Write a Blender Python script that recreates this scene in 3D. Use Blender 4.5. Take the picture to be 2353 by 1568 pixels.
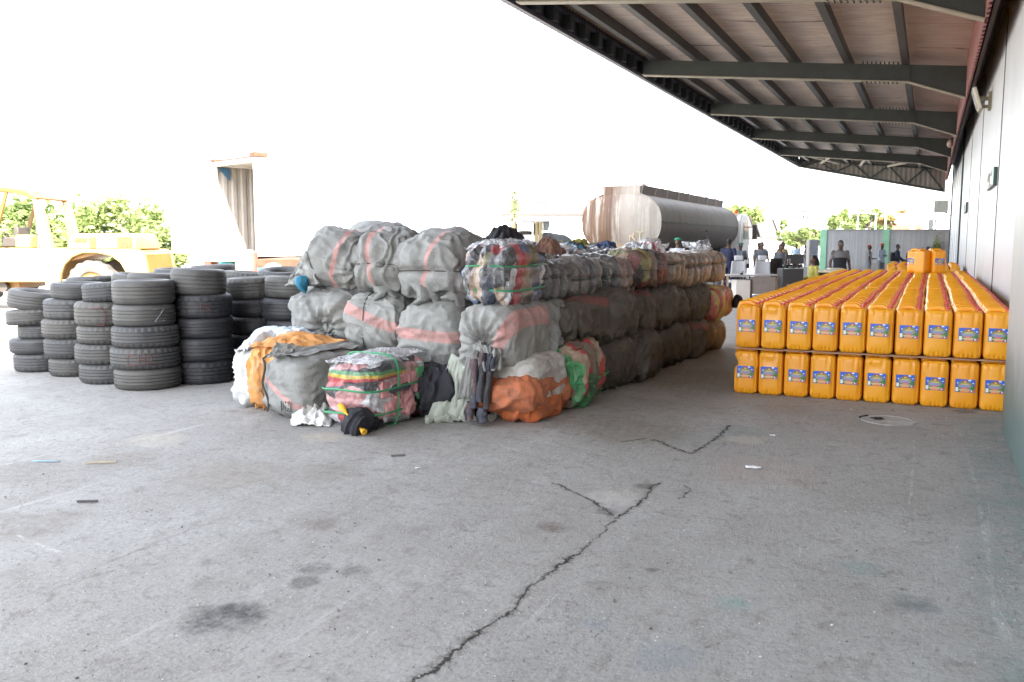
import bpy, bmesh, math, random
from math import sin, cos, pi, radians, atan, atan2, sqrt, hypot
from mathutils import Vector, Matrix, noise
random.seed(7)
scene = bpy.context.scene
for o in list(bpy.data.objects): bpy.data.objects.remove(o)
COL = scene.collection

# ------------------------------------------------------------------ camera
PW, PH, FOC = 2353.0, 1568.0, 2022.0          # the photo as measured, focal length in the same units
PITCH, YAW, EYE = radians(6.461), radians(25.268), 1.65
cd = bpy.data.cameras.new('camera'); cam = bpy.data.objects.new('camera', cd); COL.objects.link(cam)
cam.location = (0, 0, EYE); cam.rotation_euler = (pi/2 - PITCH, 0, YAW)
cd.sensor_width = 36; cd.lens = FOC/PW*36; cd.clip_start = .1; cd.clip_end = 2000
cd.dof.use_dof = True; cd.dof.focus_distance = 8.6; cd.dof.aperture_fstop = 4.0
scene.camera = cam
# ------------------------------------------------------------------ world, sun, exposure
SUN_EL, SUN_AZ = radians(42), (0.74, -0.67)    # towards the sun on the ground plane: over the warehouse, a little behind the camera
w = bpy.data.worlds.new("World"); scene.world = w; w.use_nodes = True
nt = w.node_tree; nt.nodes.clear()
sky = nt.nodes.new('ShaderNodeTexSky'); sky.sky_type = 'NISHITA'; sky.sun_disc = False
sky.sun_elevation = SUN_EL; sky.sun_rotation = atan2(SUN_AZ[0], SUN_AZ[1])
sky.air_density = 1.0; sky.dust_density = 1.6; sky.ozone_density = 1.0; sky.altitude = 10
hs = nt.nodes.new('ShaderNodeHueSaturation'); hs.inputs['Saturation'].default_value = .30
bg = nt.nodes.new('ShaderNodeBackground'); bg.inputs['Strength'].default_value = .15
wo = nt.nodes.new('ShaderNodeOutputWorld')
nt.links.new(sky.outputs[0], hs.inputs['Color']); nt.links.new(hs.outputs[0], bg.inputs['Color']); nt.links.new(bg.outputs[0], wo.inputs['Surface'])
sd = bpy.data.lights.new('sun', 'SUN'); sd.energy = 3.2; sd.angle = radians(.6); sd.color = (1, .95, .87)
so = bpy.data.objects.new('sun', sd); COL.objects.link(so); so.location = (20, -20, 30)
sv = Vector((SUN_AZ[0]*cos(SUN_EL), SUN_AZ[1]*cos(SUN_EL), sin(SUN_EL)))
so.rotation_euler = sv.to_track_quat('Z', 'Y').to_euler()
vs = scene.view_settings
vs.view_transform = 'Standard'; vs.look = 'None'; vs.exposure = 3.3; vs.gamma = 1.0; vs.use_curve_mapping = False
try:
    scene.cycles.max_bounces = 8; scene.cycles.diffuse_bounces = 5; scene.cycles.transparent_max_bounces = 12
    scene.cycles.caustics_reflective = False; scene.cycles.caustics_refractive = False
    scene.cycles.use_denoising = True; scene.cycles.sample_clamp_indirect = 4
except Exception: pass

# ------------------------------------------------------------------ measuring helpers: photo point + one known coordinate -> place
FW = Vector((-sin(YAW)*cos(PITCH), cos(YAW)*cos(PITCH), -sin(PITCH)))
RT = Vector((cos(YAW), sin(YAW), 0)); UP = RT.cross(FW); FWH = Vector((-sin(YAW), cos(YAW), 0)); EYEV = Vector((0, 0, EYE))
def ray(px, py): return FW + RT*((px-PW/2)/FOC) - UP*((py-PH/2)/FOC)
def onz(px, py, z=0.0): d = ray(px, py); return EYEV + d*((z-EYE)/d.z)
def onx(px, py, x): d = ray(px, py); return EYEV + d*(x/d.x)
def ony(px, py, y): d = ray(px, py); return EYEV + d*(y/d.y)
def ond(px, py, dist): d = ray(px, py); return EYEV + d*(dist/d.dot(FWH))   # on the upright plane that far ahead

# ------------------------------------------------------------------ object helpers
def tag(o, label=None, cat=None, group=None, kind=None):
    if label: o['label'] = label
    if cat: o['category'] = cat
    if group: o['group'] = group
    if kind: o['kind'] = kind
    return o
def thing(name, label, cat, loc=(0, 0, 0), rz=0, group=None):
    o = bpy.data.objects.new(name, None); COL.objects.link(o); o.empty_display_size = .2
    o.location = loc; o.rotation_euler = (0, 0, rz)
    return tag(o, label, cat, group)
def copy_tree(o, parent=None):
    c = o.copy(); COL.objects.link(c); c.parent = parent
    for ch in [k for k in o.children]: copy_tree(ch, c)
    return c
class MB:
    def __init__(s): s.v, s.f, s.m = [], [], []
    def add(s, vs, fs, mi=0):
        n = len(s.v); s.v += [tuple(p) for p in vs]; s.f += [tuple(n+i for i in q) for q in fs]; s.m += [mi]*len(fs); return s
    def box(s, c, d, rz=0, mi=0, taper=1.0, rx=0, ry=0):
        x, y, z = d[0]/2, d[1]/2, d[2]/2
        M = Matrix.Rotation(rz, 3, 'Z') @ Matrix.Rotation(ry, 3, 'Y') @ Matrix.Rotation(rx, 3, 'X'); c = Vector(c)
        p = []
        for zz, t in ((-z, 1), (z, taper)):
            for xx, yy in ((-x, -y), (x, -y), (x, y), (-x, y)): p.append(c + M @ Vector((xx*t, yy*t, zz)))
        return s.add(p, [(0, 3, 2, 1), (4, 5, 6, 7), (0, 1, 5, 4), (1, 2, 6, 5), (2, 3, 7, 6), (3, 0, 4, 7)], mi)
    def bx(s, x0, x1, y0, y1, z0, z1, mi=0): return s.box(((x0+x1)/2, (y0+y1)/2, (z0+z1)/2), (abs(x1-x0), abs(y1-y0), abs(z1-z0)), 0, mi)
    def bar(s, a, b, wd, ht=None, mi=0):
        a, b = Vector(a), Vector(b); ht = ht or wd; d = b-a
        q = d.to_track_quat('Z', 'Y').to_matrix(); p = []
        for e in (a, b):
            for xx, yy in ((-1, -1), (1, -1), (1, 1), (-1, 1)): p.append(e + q @ Vector((xx*wd/2, yy*ht/2, 0)))
        return s.add(p, [(0, 3, 2, 1), (4, 5, 6, 7), (0, 1, 5, 4), (1, 2, 6, 5), (2, 3, 7, 6), (3, 0, 4, 7)], mi)
    def tube(s, pts, r, n=10, mi=0, caps=True, closed=False):
        pts = [Vector(p) for p in pts]; N = len(pts); rings = []
        rr = r if isinstance(r, (list, tuple)) else [r]*N
        ref = None
        for i, p in enumerate(pts):
            if closed: t = pts[(i+1) % N]-pts[i-1]
            else: t = pts[min(i+1, N-1)]-pts[max(i-1, 0)]
            t = t.normalized() if t.length > 1e-9 else Vector((0, 0, 1))
            if ref is None: ref = t.orthogonal().normalized()
            u = (ref - t*ref.dot(t)); u = u.normalized() if u.length > 1e-6 else t.orthogonal().normalized()
            ref = u; v = t.cross(u)
            rings.append([p + (u*cos(2*pi*k/n) + v*sin(2*pi*k/n))*rr[i] for k in range(n)])
        vs = [q for ring in rings for q in ring]; fs = []
        M = N if closed else N-1
        for i in range(M):
            a, b = i*n, ((i+1) % N)*n
            for k in range(n): fs.append((a+k, a+(k+1) % n, b+(k+1) % n, b+k))
        if caps and not closed: fs += [tuple(range(n-1, -1, -1)), tuple((N-1)*n+k for k in range(n))]
        return s.add(vs, fs, mi)
    def cyl(s, a, b, r, n=16, mi=0, r2=None): return s.tube([a, b], [r, r if r2 is None else r2], n, mi)
    def lathe(s, prof, n=32, axis='Z', c=(0, 0, 0), mi=0, closed=False, mod=None):
        c = Vector(c); vs, fs = [], []; K = len(prof)
        for k in range(n):
            a = 2*pi*k/n
            for j, (r, h) in enumerate(prof):
                if mod: r = mod(j, k, r)
                x, y, z = r*cos(a), r*sin(a), h
                vs.append(c + Vector((x, y, z) if axis == 'Z' else ((z, x, y) if axis == 'X' else (y, z, x))))
        J = K if closed else K-1
        for k in range(n):
            for j in range(J):
                a, b, d, e = k*K+j, ((k+1) % n)*K+j, ((k+1) % n)*K+(j+1) % K, k*K+(j+1) % K
                fs.append((a, b, d, e))
        return s.add(vs, fs, mi)
    def prism(s, poly, y0, y1, mi=0, axis='Y'):
        n = len(poly)
        f = (lambda x, z, y: (x, y, z)) if axis == 'Y' else ((lambda x, z, y: (y, x, z)) if axis == 'X' else (lambda x, z, y: (x, z, y)))
        vs = [f(x, z, y0) for x, z in poly] + [f(x, z, y1) for x, z in poly]
        fs = [tuple(range(n)), tuple(range(2*n-1, n-1, -1))] + [(i, n+i, n+(i+1) % n, (i+1) % n) for i in range(n)]
        return s.add(vs, fs, mi)
    def ball(s, c, r, n=10, mi=0):
        c = Vector(c); r = Vector(r) if not isinstance(r, (int, float)) else Vector((r, r, r)); vs, fs = [], []
        for i in range(n+1):
            t = pi*i/n
            for k in range(2*n):
                a = pi*k/n; vs.append(c + Vector((r.x*sin(t)*cos(a), r.y*sin(t)*sin(a), r.z*cos(t))))
        for i in range(n):
            for k in range(2*n):
                a, b = i*2*n+k, i*2*n+(k+1) % (2*n); fs.append((a, a+2*n, b+2*n, b))
        return s.add(vs, fs, mi)
    def mesh(s, name, mats, smooth=True, soft=False):
        me = bpy.data.meshes.new(name); me.from_pydata(s.v, [], s.f)
        for m in (mats if isinstance(mats, (list, tuple)) else [mats]): me.materials.append(m)
        me.polygons.foreach_set('material_index', s.m)
        if True:
            bm = bmesh.new(); bm.from_mesh(me); bmesh.ops.recalc_face_normals(bm, faces=bm.faces); bm.to_mesh(me); bm.free()
        if smooth:
            me.polygons.foreach_set('use_smooth', [True]*len(me.polygons))
            if not soft: me.set_sharp_from_angle(angle=radians(38))
        me.update(); return me
    def build(s, name, mats, parent=None, loc=None, rz=None, smooth=True, bevel=0, seg=2, soft=False):
        o = bpy.data.objects.new(name, s.mesh(name, mats, smooth, soft)); COL.objects.link(o)
        if parent: o.parent = parent
        if loc is not None: o.location = loc
        if rz is not None: o.rotation_euler = (0, 0, rz)
        if bevel:
            b = o.modifiers.new('bevel', 'BEVEL'); b.width = bevel; b.segments = seg; b.limit_method = 'ANGLE'; b.angle_limit = radians(40)
        return o
def flat_mesh(text, size, mat, parent, name, M):
    cu = bpy.data.curves.new('writing', 'FONT'); cu.body = text; cu.size = size; cu.extrude = .004; cu.align_x = 'CENTER'; cu.align_y = 'CENTER'
    t = bpy.data.objects.new('writing', cu); COL.objects.link(t)
    me = bpy.data.meshes.new_from_object(t.evaluated_get(bpy.context.evaluated_depsgraph_get()))
    bpy.data.objects.remove(t); me.transform(M); me.materials.clear(); me.materials.append(mat)
    o = bpy.data.objects.new(name, me); COL.objects.link(o); o.parent = parent
    return o

# ------------------------------------------------------------------ material helpers
class NT:
    def __init__(s, name):
        s.mat = bpy.data.materials.new(name); s.mat.use_nodes = True; s.t = s.mat.node_tree; s.t.nodes.clear()
        s.out = s.n('ShaderNodeOutputMaterial'); s.p = s.n('ShaderNodeBsdfPrincipled'); s.l(s.p.outputs[0], s.out.inputs['Surface'])
    def n(s, ty, **kw):
        nd = s.t.nodes.new(ty)
        for k, v in kw.items(): setattr(nd, k, v)
        return nd
    def l(s, a, b): s.t.links.new(a, b)
    def sock(s, inp, v):
        if hasattr(v, 'is_linked') or isinstance(v, bpy.types.NodeSocket): s.l(v, inp)
        elif isinstance(v, (tuple, list)) and len(v) == 3 and inp.type == 'RGBA': inp.default_value = (*v, 1)
        else: inp.default_value = v
    def math(s, op, a, b=0.0, c=None, clamp=False):
        nd = s.n('ShaderNodeMath', operation=op, use_clamp=clamp); s.sock(nd.inputs[0], a); s.sock(nd.inputs[1], b)
        if c is not None: s.sock(nd.inputs[2], c)
        return nd.outputs[0]
    def vm(s, op, a, b=None, out=0, scale=None):
        nd = s.n('ShaderNodeVectorMath', operation=op); s.sock(nd.inputs[0], a)
        if b is not None: s.sock(nd.inputs[1], b)
        if scale is not None: s.sock(nd.inputs['Scale'], scale)
        return nd.outputs['Value'] if op in ('LENGTH', 'DOT_PRODUCT', 'DISTANCE') else nd.outputs[0]
    def noise(s, vec, scale, detail=4, rough=.55, dist=0, col=False):
        nd = s.n('ShaderNodeTexNoise'); s.l(vec, nd.inputs['Vector']); nd.inputs['Scale'].default_value = scale
        nd.inputs['Detail'].default_value = detail; nd.inputs['Roughness'].default_value = rough; nd.inputs['Distortion'].default_value = dist
        return nd.outputs['Color' if col else 'Fac']
    def vor(s, vec, scale, feature='F1', out='Distance', rnd=1.0):
        nd = s.n('ShaderNodeTexVoronoi', feature=feature); s.l(vec, nd.inputs['Vector']); nd.inputs['Scale'].default_value = scale
        nd.inputs['Randomness'].default_value = rnd; return nd.outputs[out]
    def mapv(s, vec, scale=(1, 1, 1), loc=(0, 0, 0), rot=(0, 0, 0)):
        nd = s.n('ShaderNodeMapping'); s.l(vec, nd.inputs[0]); nd.inputs['Scale'].default_value = scale
        nd.inputs['Location'].default_value = loc; nd.inputs['Rotation'].default_value = rot; return nd.outputs[0]
    def ramp(s, fac, stops, interp='LINEAR'):
        nd = s.n('ShaderNodeValToRGB'); s.sock(nd.inputs[0], fac); e = nd.color_ramp.elements; nd.color_ramp.interpolation = interp
        while len(e) < len(stops): e.new(.5)
        for k, (p, c) in enumerate(stops): e[k].position = p; e[k].color = (*c, 1) if isinstance(c, (tuple, list)) else (c, c, c, 1)
        return nd.outputs[0]
    def step(s, fac, a, b):
        nd = s.n('ShaderNodeMapRange'); nd.interpolation_type = 'SMOOTHSTEP'; s.sock(nd.inputs[0], fac)
        nd.inputs[1].default_value = a; nd.inputs[2].default_value = b; nd.inputs[3].default_value = 0; nd.inputs[4].default_value = 1
        return nd.outputs[0]
    def mix(s, fac, a, b, blend='MIX'):
        nd = s.n('ShaderNodeMix', data_type='RGBA', blend_type=blend); s.sock(nd.inputs[0], fac); s.sock(nd.inputs[6], a); s.sock(nd.inputs[7], b)
        return nd.outputs[2]
    def obj(s): return s.n('ShaderNodeTexCoord').outputs['Object']
    def gen(s): return s.n('ShaderNodeTexCoord').outputs['Generated']
    def pos(s): return s.n('ShaderNodeNewGeometry').outputs['Position']
    def rand(s): return s.n('ShaderNodeObjectInfo').outputs['Random']
    def attr(s, name): return s.n('ShaderNodeAttribute', attribute_name=name).outputs['Fac']
    def xyz(s, v): nd = s.n('ShaderNodeSeparateXYZ'); s.l(v, nd.inputs[0]); return nd.outputs
    def bump(s, h, strength=.3, dist=.01, normal=None):
        nd = s.n('ShaderNodeBump'); nd.inputs['Strength'].default_value = strength; nd.inputs['Distance'].default_value = dist; s.sock(nd.inputs['Height'], h)
        if normal is not None: s.l(normal, nd.inputs['Normal'])
        s.l(nd.outputs[0], s.p.inputs['Normal']); return nd.outputs[0]
    def set(s, **kw):
        names = dict(color='Base Color', rough='Roughness', metal='Metallic', spec='Specular IOR Level', coat='Coat Weight', coatr='Coat Roughness', alpha='Alpha', trans='Transmission Weight', sheen='Sheen Weight', sss='Subsurface Weight')
        for k, v in kw.items(): s.sock(s.p.inputs[names[k]], v)
        return s.mat
def rgb(h):
    c = [int(h[i:i+2], 16)/255 for i in (0, 2, 4)]
    return tuple(x/12.92 if x <= .04045 else ((x+.055)/1.055)**2.4 for x in c)
_pl = {}
def plain(name, color, rough=.6, metal=0, var=.12, scale=6, bump=.0, spec=.5):
    """painted or moulded surface with a little grime and unevenness"""
    if name in _pl: return _pl[name]
    m = NT(name); o = m.obj(); n = m.noise(o, scale, 5, .6)
    k = m.ramp(n, [(.3, tuple(c*(1-var) for c in color)), (.7, tuple(min(1, c*(1+var)) for c in color))])
    m.set(color=k, rough=m.math('MULTIPLY_ADD', n, .25, rough-.12), metal=metal, spec=spec)
    if bump: m.bump(m.noise(o, scale*6, 3), bump, .01)
    _pl[name] = m.mat; return m.mat
# ================================================================== the ground
def k7(cx, cy): q = onz((1280+.544*cx)*.91914, (920+.544*cy)*.91914); return (q.x, q.y)
def k6(cx, cy): q = onz(.544*cx*.91914, (920+.544*cy)*.91914); return (q.x, q.y)
CRACKS = [([k6(1900, 1445), k6(1985, 1400), k6(2130, 1270), k6(2200, 1215), k6(2353, 1110), k7(60, 1030), k7(230, 900), k7(300, 855)], .0085),
          ([k7(300, 855), k7(380, 790), k7(470, 700)], .003),
          ([k7(470, 690), k7(520, 672), k7(610, 600), k7(640, 545), k7(680, 530)], .007),
          ([k7(190, 525), k7(330, 590), k7(420, 645), k7(460, 680)], .006),
          ([k7(770, 600), k7(822, 562), k7(800, 540)], .004),
          ([k7(660, 330), k7(800, 390), k7(830, 395), k7(940, 322), k7(1000, 265)], .007),
          ([k7(500, 340), k7(620, 325)], .004)]
PALE = [([k7(2060, 300), k7(2140, 560), k7(2170, 760), k7(2230, 1250)], .012), ([k7(1830, 640), k7(1850, 330)], .007),
        ([k6(490, 655), k6(800, 672)], .008), ([k6(740, 745), k6(825, 680)], .006), ([k6(80, 770), k6(300, 860)], .012)]
# centre, radius, colour, strength: oil, grit, paint and dust marks on the concrete
SPOTS = [(k6(1030, 1150), .20, (.035, .032, .035), .85), (k6(1090, 1120), .12, (.03, .028, .03), .6), (k6(1400, 985), .09, (.05, .045, .035), .75), (k6(1450, 925), .10, (.05, .045, .035), .7),
         (k6(1640, 935), .10, (.05, .045, .035), .6), (k6(1480, 720), .13, (.07, .06, .045), .6), (k6(120, 720), .33, (.10, .085, .07), .55), (k6(80, 480), .45, (.12, .105, .09), .5),
         (k6(560, 420), .34, (.13, .11, .09), .45), (k6(1050, 490), .5, (.14, .115, .09), .5), (k6(720, 330), .3, (.30, .27, .22), .5), (k6(1480, 318), .22, (.33, .29, .22), .5),
         (k7(1600, 920), .12, (.10, .17, .16), .55), (k7(1010, 1080), .10, (.10, .19, .18), .5), (k7(1820, 1080), .12, (.085, .095, .10), .7), (k7(1900, 1100), .08, (.085, .10, .11), .6),
         (k7(700, 1330), .16, (.13, .15, .17), .5), (k7(370, 1180), .07, (.10, .13, .18), .4), (k7(470, 595), .22, (.30, .29, .27), .6), (k7(830, 320), .30, (.21, .23, .22), .7),
         (k7(1080, 330), .2, (.32, .29, .25), .6), (k7(1060, 290), .25, (.13, .18, .17), .5), (k7(1150, 480), .5, (.25, .19, .16), .35), (k7(560, 290), .7, (.10, .085, .065), .6),
         (k7(900, 60), 1.2, (.09, .07, .055), .55), (k7(1250, 190), .35, (.17, .14, .11), .6), (k7(2080, 200), .12, (.05, .045, .04), .75), (k7(640, 930), .05, (.05, .045, .04), .6),
         (k6(1500, 480), .3, (.13, .11, .085), .4), (k7(180, 730), .10, (.07, .06, .05), .6), (k7(610, 545), .09, (.05, .045, .035), .7), (k7(430, 660), .08, (.05, .045, .035), .7)]
def ground_material():
    m = NT('stained_concrete'); P = m.pos()
    flat = m.vm('MULTIPLY', P, (1, 1, 0))
    big = m.noise(P, .35, 5, .6); mid = m.noise(P, 1.6, 6, .62); fine = m.noise(P, 34, 4, .7); grit = m.vor(P, 105)
    c = m.ramp(big, [(.3, (.275, .268, .258)), (.5, (.32, .314, .305)), (.72, (.365, .357, .345))])
    c = m.mix(m.ramp(mid, [(.35, 0.), (.75, .5)]), c, (.24, .226, .208))
    c = m.mix(m.ramp(m.noise(m.mapv(P, (1.0, .35, 1), rot=(0, 0, .5)), 2.3, 6, .65), [(.5, 0.), (.72, .55)]), c, (.39, .39, .39))
    c = m.mix(m.ramp(m.noise(P, 7.5, 5, .7, .8), [(.53, 0.), (.70, .75)]), c, (.165, .152, .136))
    c = m.mix(m.ramp(fine, [(.36, .5), (.52, 0.)]), c, (.19, .18, .165))
    c = m.mix(m.ramp(m.noise(P, 90, 2, .5), [(.60, 0.), (.72, .6)]), c, (.55, .54, .52))
    fl = m.noise(P, 17, 6, .75, 1.5); c = m.mix(m.ramp(fl, [(.61, 0.), (.67, .85)]), c, (.085, .078, .068))
    fl2 = m.noise(m.mapv(P, (1, .45, 1), rot=(0, 0, .6)), 41, 4, .7, .6); c = m.mix(m.math('MULTIPLY', m.ramp(fl2, [(.60, 0.), (.68, .85)]), m.ramp(m.noise(P, 1.1, 3), [(.4, .15), (.6, 1.)])), c, (.10, .093, .083))
    sc = m.noise(m.mapv(P, (1, .05, 1), rot=(0, 0, -.75)), 6.5, 5, .75, .3); c = m.mix(m.ramp(sc, [(.62, 0.), (.70, .5)]), c, (.47, .465, .46)); c = m.mix(m.ramp(sc, [(.30, .45), (.37, 0.)]), c, (.15, .142, .13))
    # colours of marks
    wob = m.vm('SUBTRACT', m.noise(P, 5.5, 3, .6, 0, True), (.5, .5, .5))
    wob = m.vm('MULTIPLY', wob, (.22, .22, 0)); pd = m.vm('ADD', flat, wob)
    brk = m.ramp(m.noise(P, 13, 4, .7), [(.34, .25), (.62, 1.)])
    for (cx, cy), r, col, st in SPOTS:
        d = m.vm('DISTANCE', pd if r > .13 else m.vm('ADD', flat, m.vm('MULTIPLY', wob, (.5, .5, 0))), (cx, cy, 0))
        k = m.math('SUBTRACT', 1., m.step(d, r*.45, r*1.12)); k = m.math('MULTIPLY', k, m.math('MULTIPLY', brk, st))
        c = m.mix(k, c, tuple(q*1.45 if q > .06 else q for q in col))
    # green paint dust along the wall
    x = m.xyz(P)[0]
    gk = m.math('MULTIPLY', m.step(x, .22, .42), m.ramp(m.noise(P, 3.1, 5, .7), [(.42, 0.), (.66, .6)])); c = m.mix(gk, c, (.15, .24, .225))
    # dusty open yard beyond the covered apron
    yard = m.step(m.math('ADD', x, m.math('MULTIPLY', mid, .6)), -13.4, -14.6); c = m.mix(m.math('MULTIPLY', yard, .75), c, (.36, .32, .25))
    wmod = m.ramp(m.noise(P, 2.8, 5, .75), [(.32, .25), (.66, 1.55)])
    def lines(segs, vec):
        best = None
        for pts, wd in segs:
            for a, b in zip(pts, pts[1:]):
                ax, ay, bx, by = a[0], a[1], b[0]-a[0], b[1]-a[1]; L = bx*bx+by*by
                pa = m.vm('SUBTRACT', vec, (ax, ay, 0)); h = m.math('DIVIDE', m.vm('DOT_PRODUCT', pa, (bx, by, 0)), L, clamp=True)
                cl = m.n('ShaderNodeVectorMath', operation='SCALE'); cl.inputs[0].default_value = (bx, by, 0); m.l(h, cl.inputs['Scale'])
                d = m.math('DIVIDE', m.vm('DISTANCE', pa, cl.outputs[0]), m.math('MULTIPLY', wmod, wd))
                best = d if best is None else m.math('MINIMUM', best, d)
        return best
    cw = m.vm('MULTIPLY', m.vm('SUBTRACT', m.noise(P, 9, 5, .75, 0, True), (.5, .5, .5)), (.13, .13, 0))
    d = lines(CRACKS, m.vm('ADD', flat, cw))
    crack = m.math('SUBTRACT', 1., m.step(d, .45, 1.5)); halo = m.math('MULTIPLY', m.math('SUBTRACT', 1., m.step(d, .6, 7.)), m.ramp(m.noise(P, 22, 4, .7), [(.42, 0.), (.6, .8)]))
    c = m.mix(halo, c, (.085, .075, .06)); c = m.mix(crack, c, (.022, .019, .016))
    dp = lines(PALE, m.vm('ADD', flat, m.vm('MULTIPLY', cw, (.5, .5, 0)))); pale = m.math('MULTIPLY', m.math('SUBTRACT', 1., m.step(dp, .4, 1.4)), m.ramp(m.noise(P, 8, 5, .75), [(.46, 0.), (.62, .6)]))
    c = m.mix(pale, c, (.52, .51, .50))
    # relief: trowelled film, exposed aggregate in patches, gouges
    rough = m.math('ADD', m.ramp(m.noise(P, .8, 4, .6), [(.42, .18), (.62, .75)]), m.math('MULTIPLY', m.step(x, -1.7, -1.4), .4))
    h = m.math('MULTIPLY', m.math('ADD', m.math('MULTIPLY', fine, .9), m.math('MULTIPLY', m.noise(P, 75, 5, .75), .8)), rough)
    h = m.math('ADD', h, m.math('MULTIPLY', m.noise(m.mapv(P, (1, .4, 1), rot=(0, 0, .9)), 26, 4, .7), .35))
    h = m.math('ADD', h, m.math('MULTIPLY', mid, 1.4))
    h = m.math('SUBTRACT', h, m.math('ADD', m.math('MULTIPLY', crack, 2.2), m.math('MULTIPLY', halo, .7)))
    m.bump(h, .7, .017)
    m.set(color=c, rough=m.ramp(big, [(.3, .62), (.7, .85)]), spec=.35)
    return m.mat
g = MB(); g.add([(-500, -300, 0), (400, -300, 0), (400, 700, 0), (-500, 700, 0)], [(0, 1, 2, 3)])
tag(g.build('ground', ground_material(), smooth=False), kind='structure')
# ================================================================== the warehouse and its canopy
M_STEEL = plain('dark_green_steel', (.032, .038, .036), .5, 0, .25, 3)
M_EDGE = plain('pale_flange_paint', (.30, .27, .21), .6)
M_PURLIN = plain('purlin_steel', (.045, .043, .040), .55, 0, .2, 3)
M_FASCIA = plain('blue_black_fascia', (.050, .052, .075), .5)
def sheet_material():
    m = NT('roof_sheet_underside'); P = m.pos(); x, y, z = m.xyz(P)
    n = m.noise(P, 1.2, 6, .65); s = m.noise(m.mapv(P, (.5, 9, 1)), 3, 4, .6)
    c = m.ramp(n, [(.3, (.40, .345, .31)), (.7, (.54, .475, .425))]); c = m.mix(m.ramp(s, [(.4, .45), (.62, 0.)]), c, (.27, .21, .18))
    red = m.step(x, -1.4, .3); c = m.mix(m.math('MULTIPLY', red, .45), c, (.38, .24, .205))
    seam = m.math('ABSOLUTE', m.math('SUBTRACT', m.math('FRACT', m.math('DIVIDE', m.math('ADD', y, m.math('MULTIPLY', m.noise(P, .4), .4)), 2.5)), .5))
    c = m.mix(m.math('MULTIPLY', m.math('SUBTRACT', 1., m.step(seam, .004, .012)), .7), c, (.07, .055, .05))
    return m.set(color=c, rough=.6)
def wall_material():
    m = NT('painted_wall_sheet'); P = m.pos(); x, y, z = m.xyz(P)
    st = m.noise(m.mapv(P, (1, 3.5, .16)), 2.2, 5, .65)
    c = m.ramp(m.noise(P, 1.3, 5, .6), [(.3, (.43, .43, .45)), (.7, (.50, .50, .52))]); c = m.mix(m.ramp(st, [(.56, 0.), (.78, .30)]), c, (.50, .49, .47))
    c = m.mix(m.math('MULTIPLY', m.ramp(m.noise(P, 18, 3, .6), [(.70, 0.), (.76, 1.)]), .5), c, (.25, .23, .2))
    return m.set(color=c, rough=.45)
def pier_material():
    m = NT('weathered_wall_panel'); P = m.pos(); x, y, z = m.xyz(P)
    st = m.noise(m.mapv(P, (1, 6, .35)), 2.0, 6, .7)
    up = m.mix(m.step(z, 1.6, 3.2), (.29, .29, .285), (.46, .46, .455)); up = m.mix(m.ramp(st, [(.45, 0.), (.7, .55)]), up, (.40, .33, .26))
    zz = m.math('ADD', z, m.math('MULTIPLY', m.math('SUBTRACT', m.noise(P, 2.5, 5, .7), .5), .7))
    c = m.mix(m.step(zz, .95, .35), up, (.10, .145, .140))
    c = m.mix(m.math('MULTIPLY', m.ramp(m.noise(m.mapv(P, (1, 3, .5)), 11, 4, .65), [(.68, 0.), (.74, 1.)]), .75), c, (.68, .68, .66))
    m.bump(st, .15, .02)
    return m.set(color=c, rough=.5)
wh = thing('warehouse', 'long pale warehouse with a deep steel canopy over the concrete apron', 'warehouse', (0, 0, 0))
WX = .95
wb = MB()
SEAMS = [-14, -8, -2, 4, 10.2, 16.3, 22.5, 28.3, 35.2]+[36.1+3.1*k for k in range(6)]
for a, b in zip(SEAMS, SEAMS[1:]): wb.bx(WX, WX+.12, a+.012, b-.012, 0, 5.9)
wb.bx(WX+.03, WX+.5, -14, 51.6, 0, 5.9)
wb.build('wall', wall_material(), wh)
for y in SEAMS[5:]: MB().bx(WX-.012, WX-.003, y-.018, y+.018, 0, 5.3).build('wall_seam', plain('seam_dark', (.05, .045, .06), .6), wh)
po = MB(); po.bx(WX-.05, WX+.02, 35.25, 36.0, 0, 5.6); po.build('door_post', plain('green_door_post', (.028, .06, .055), .5), wh)
po = MB(); po.bx(WX-.06, WX+.02, 51.65, 52.1, 0, 5.6); po.build('door_post', plain('green_door_post', (.028, .06, .055), .5), wh)
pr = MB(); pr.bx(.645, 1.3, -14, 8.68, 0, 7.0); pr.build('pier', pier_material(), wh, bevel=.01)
rf = MB(); rf.add([(.5, -16, 6.6), (.5, 53, 6.6), (14, 53, 7.5), (14, -16, 7.5), (.5, -16, 6.45), (.5, 53, 6.45), (14, 53, 7.35), (14, -16, 7.35)], [(0, 1, 2, 3), (4, 7, 6, 5), (0, 4, 5, 1), (1, 5, 6, 2), (2, 6, 7, 3), (3, 7, 4, 0)])
rf.bx(13.5, 14, -14, 51.6, 0, 7.3); rf.bx(1.45, 13.5, 51.3, 51.6, 0, 7.0); rf.bx(1.45, 13.5, -14, -13.7, 0, 7.0)
rf.build('roof', plain('maroon_roof', (.16, .05, .045), .5), wh, smooth=False)
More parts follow.
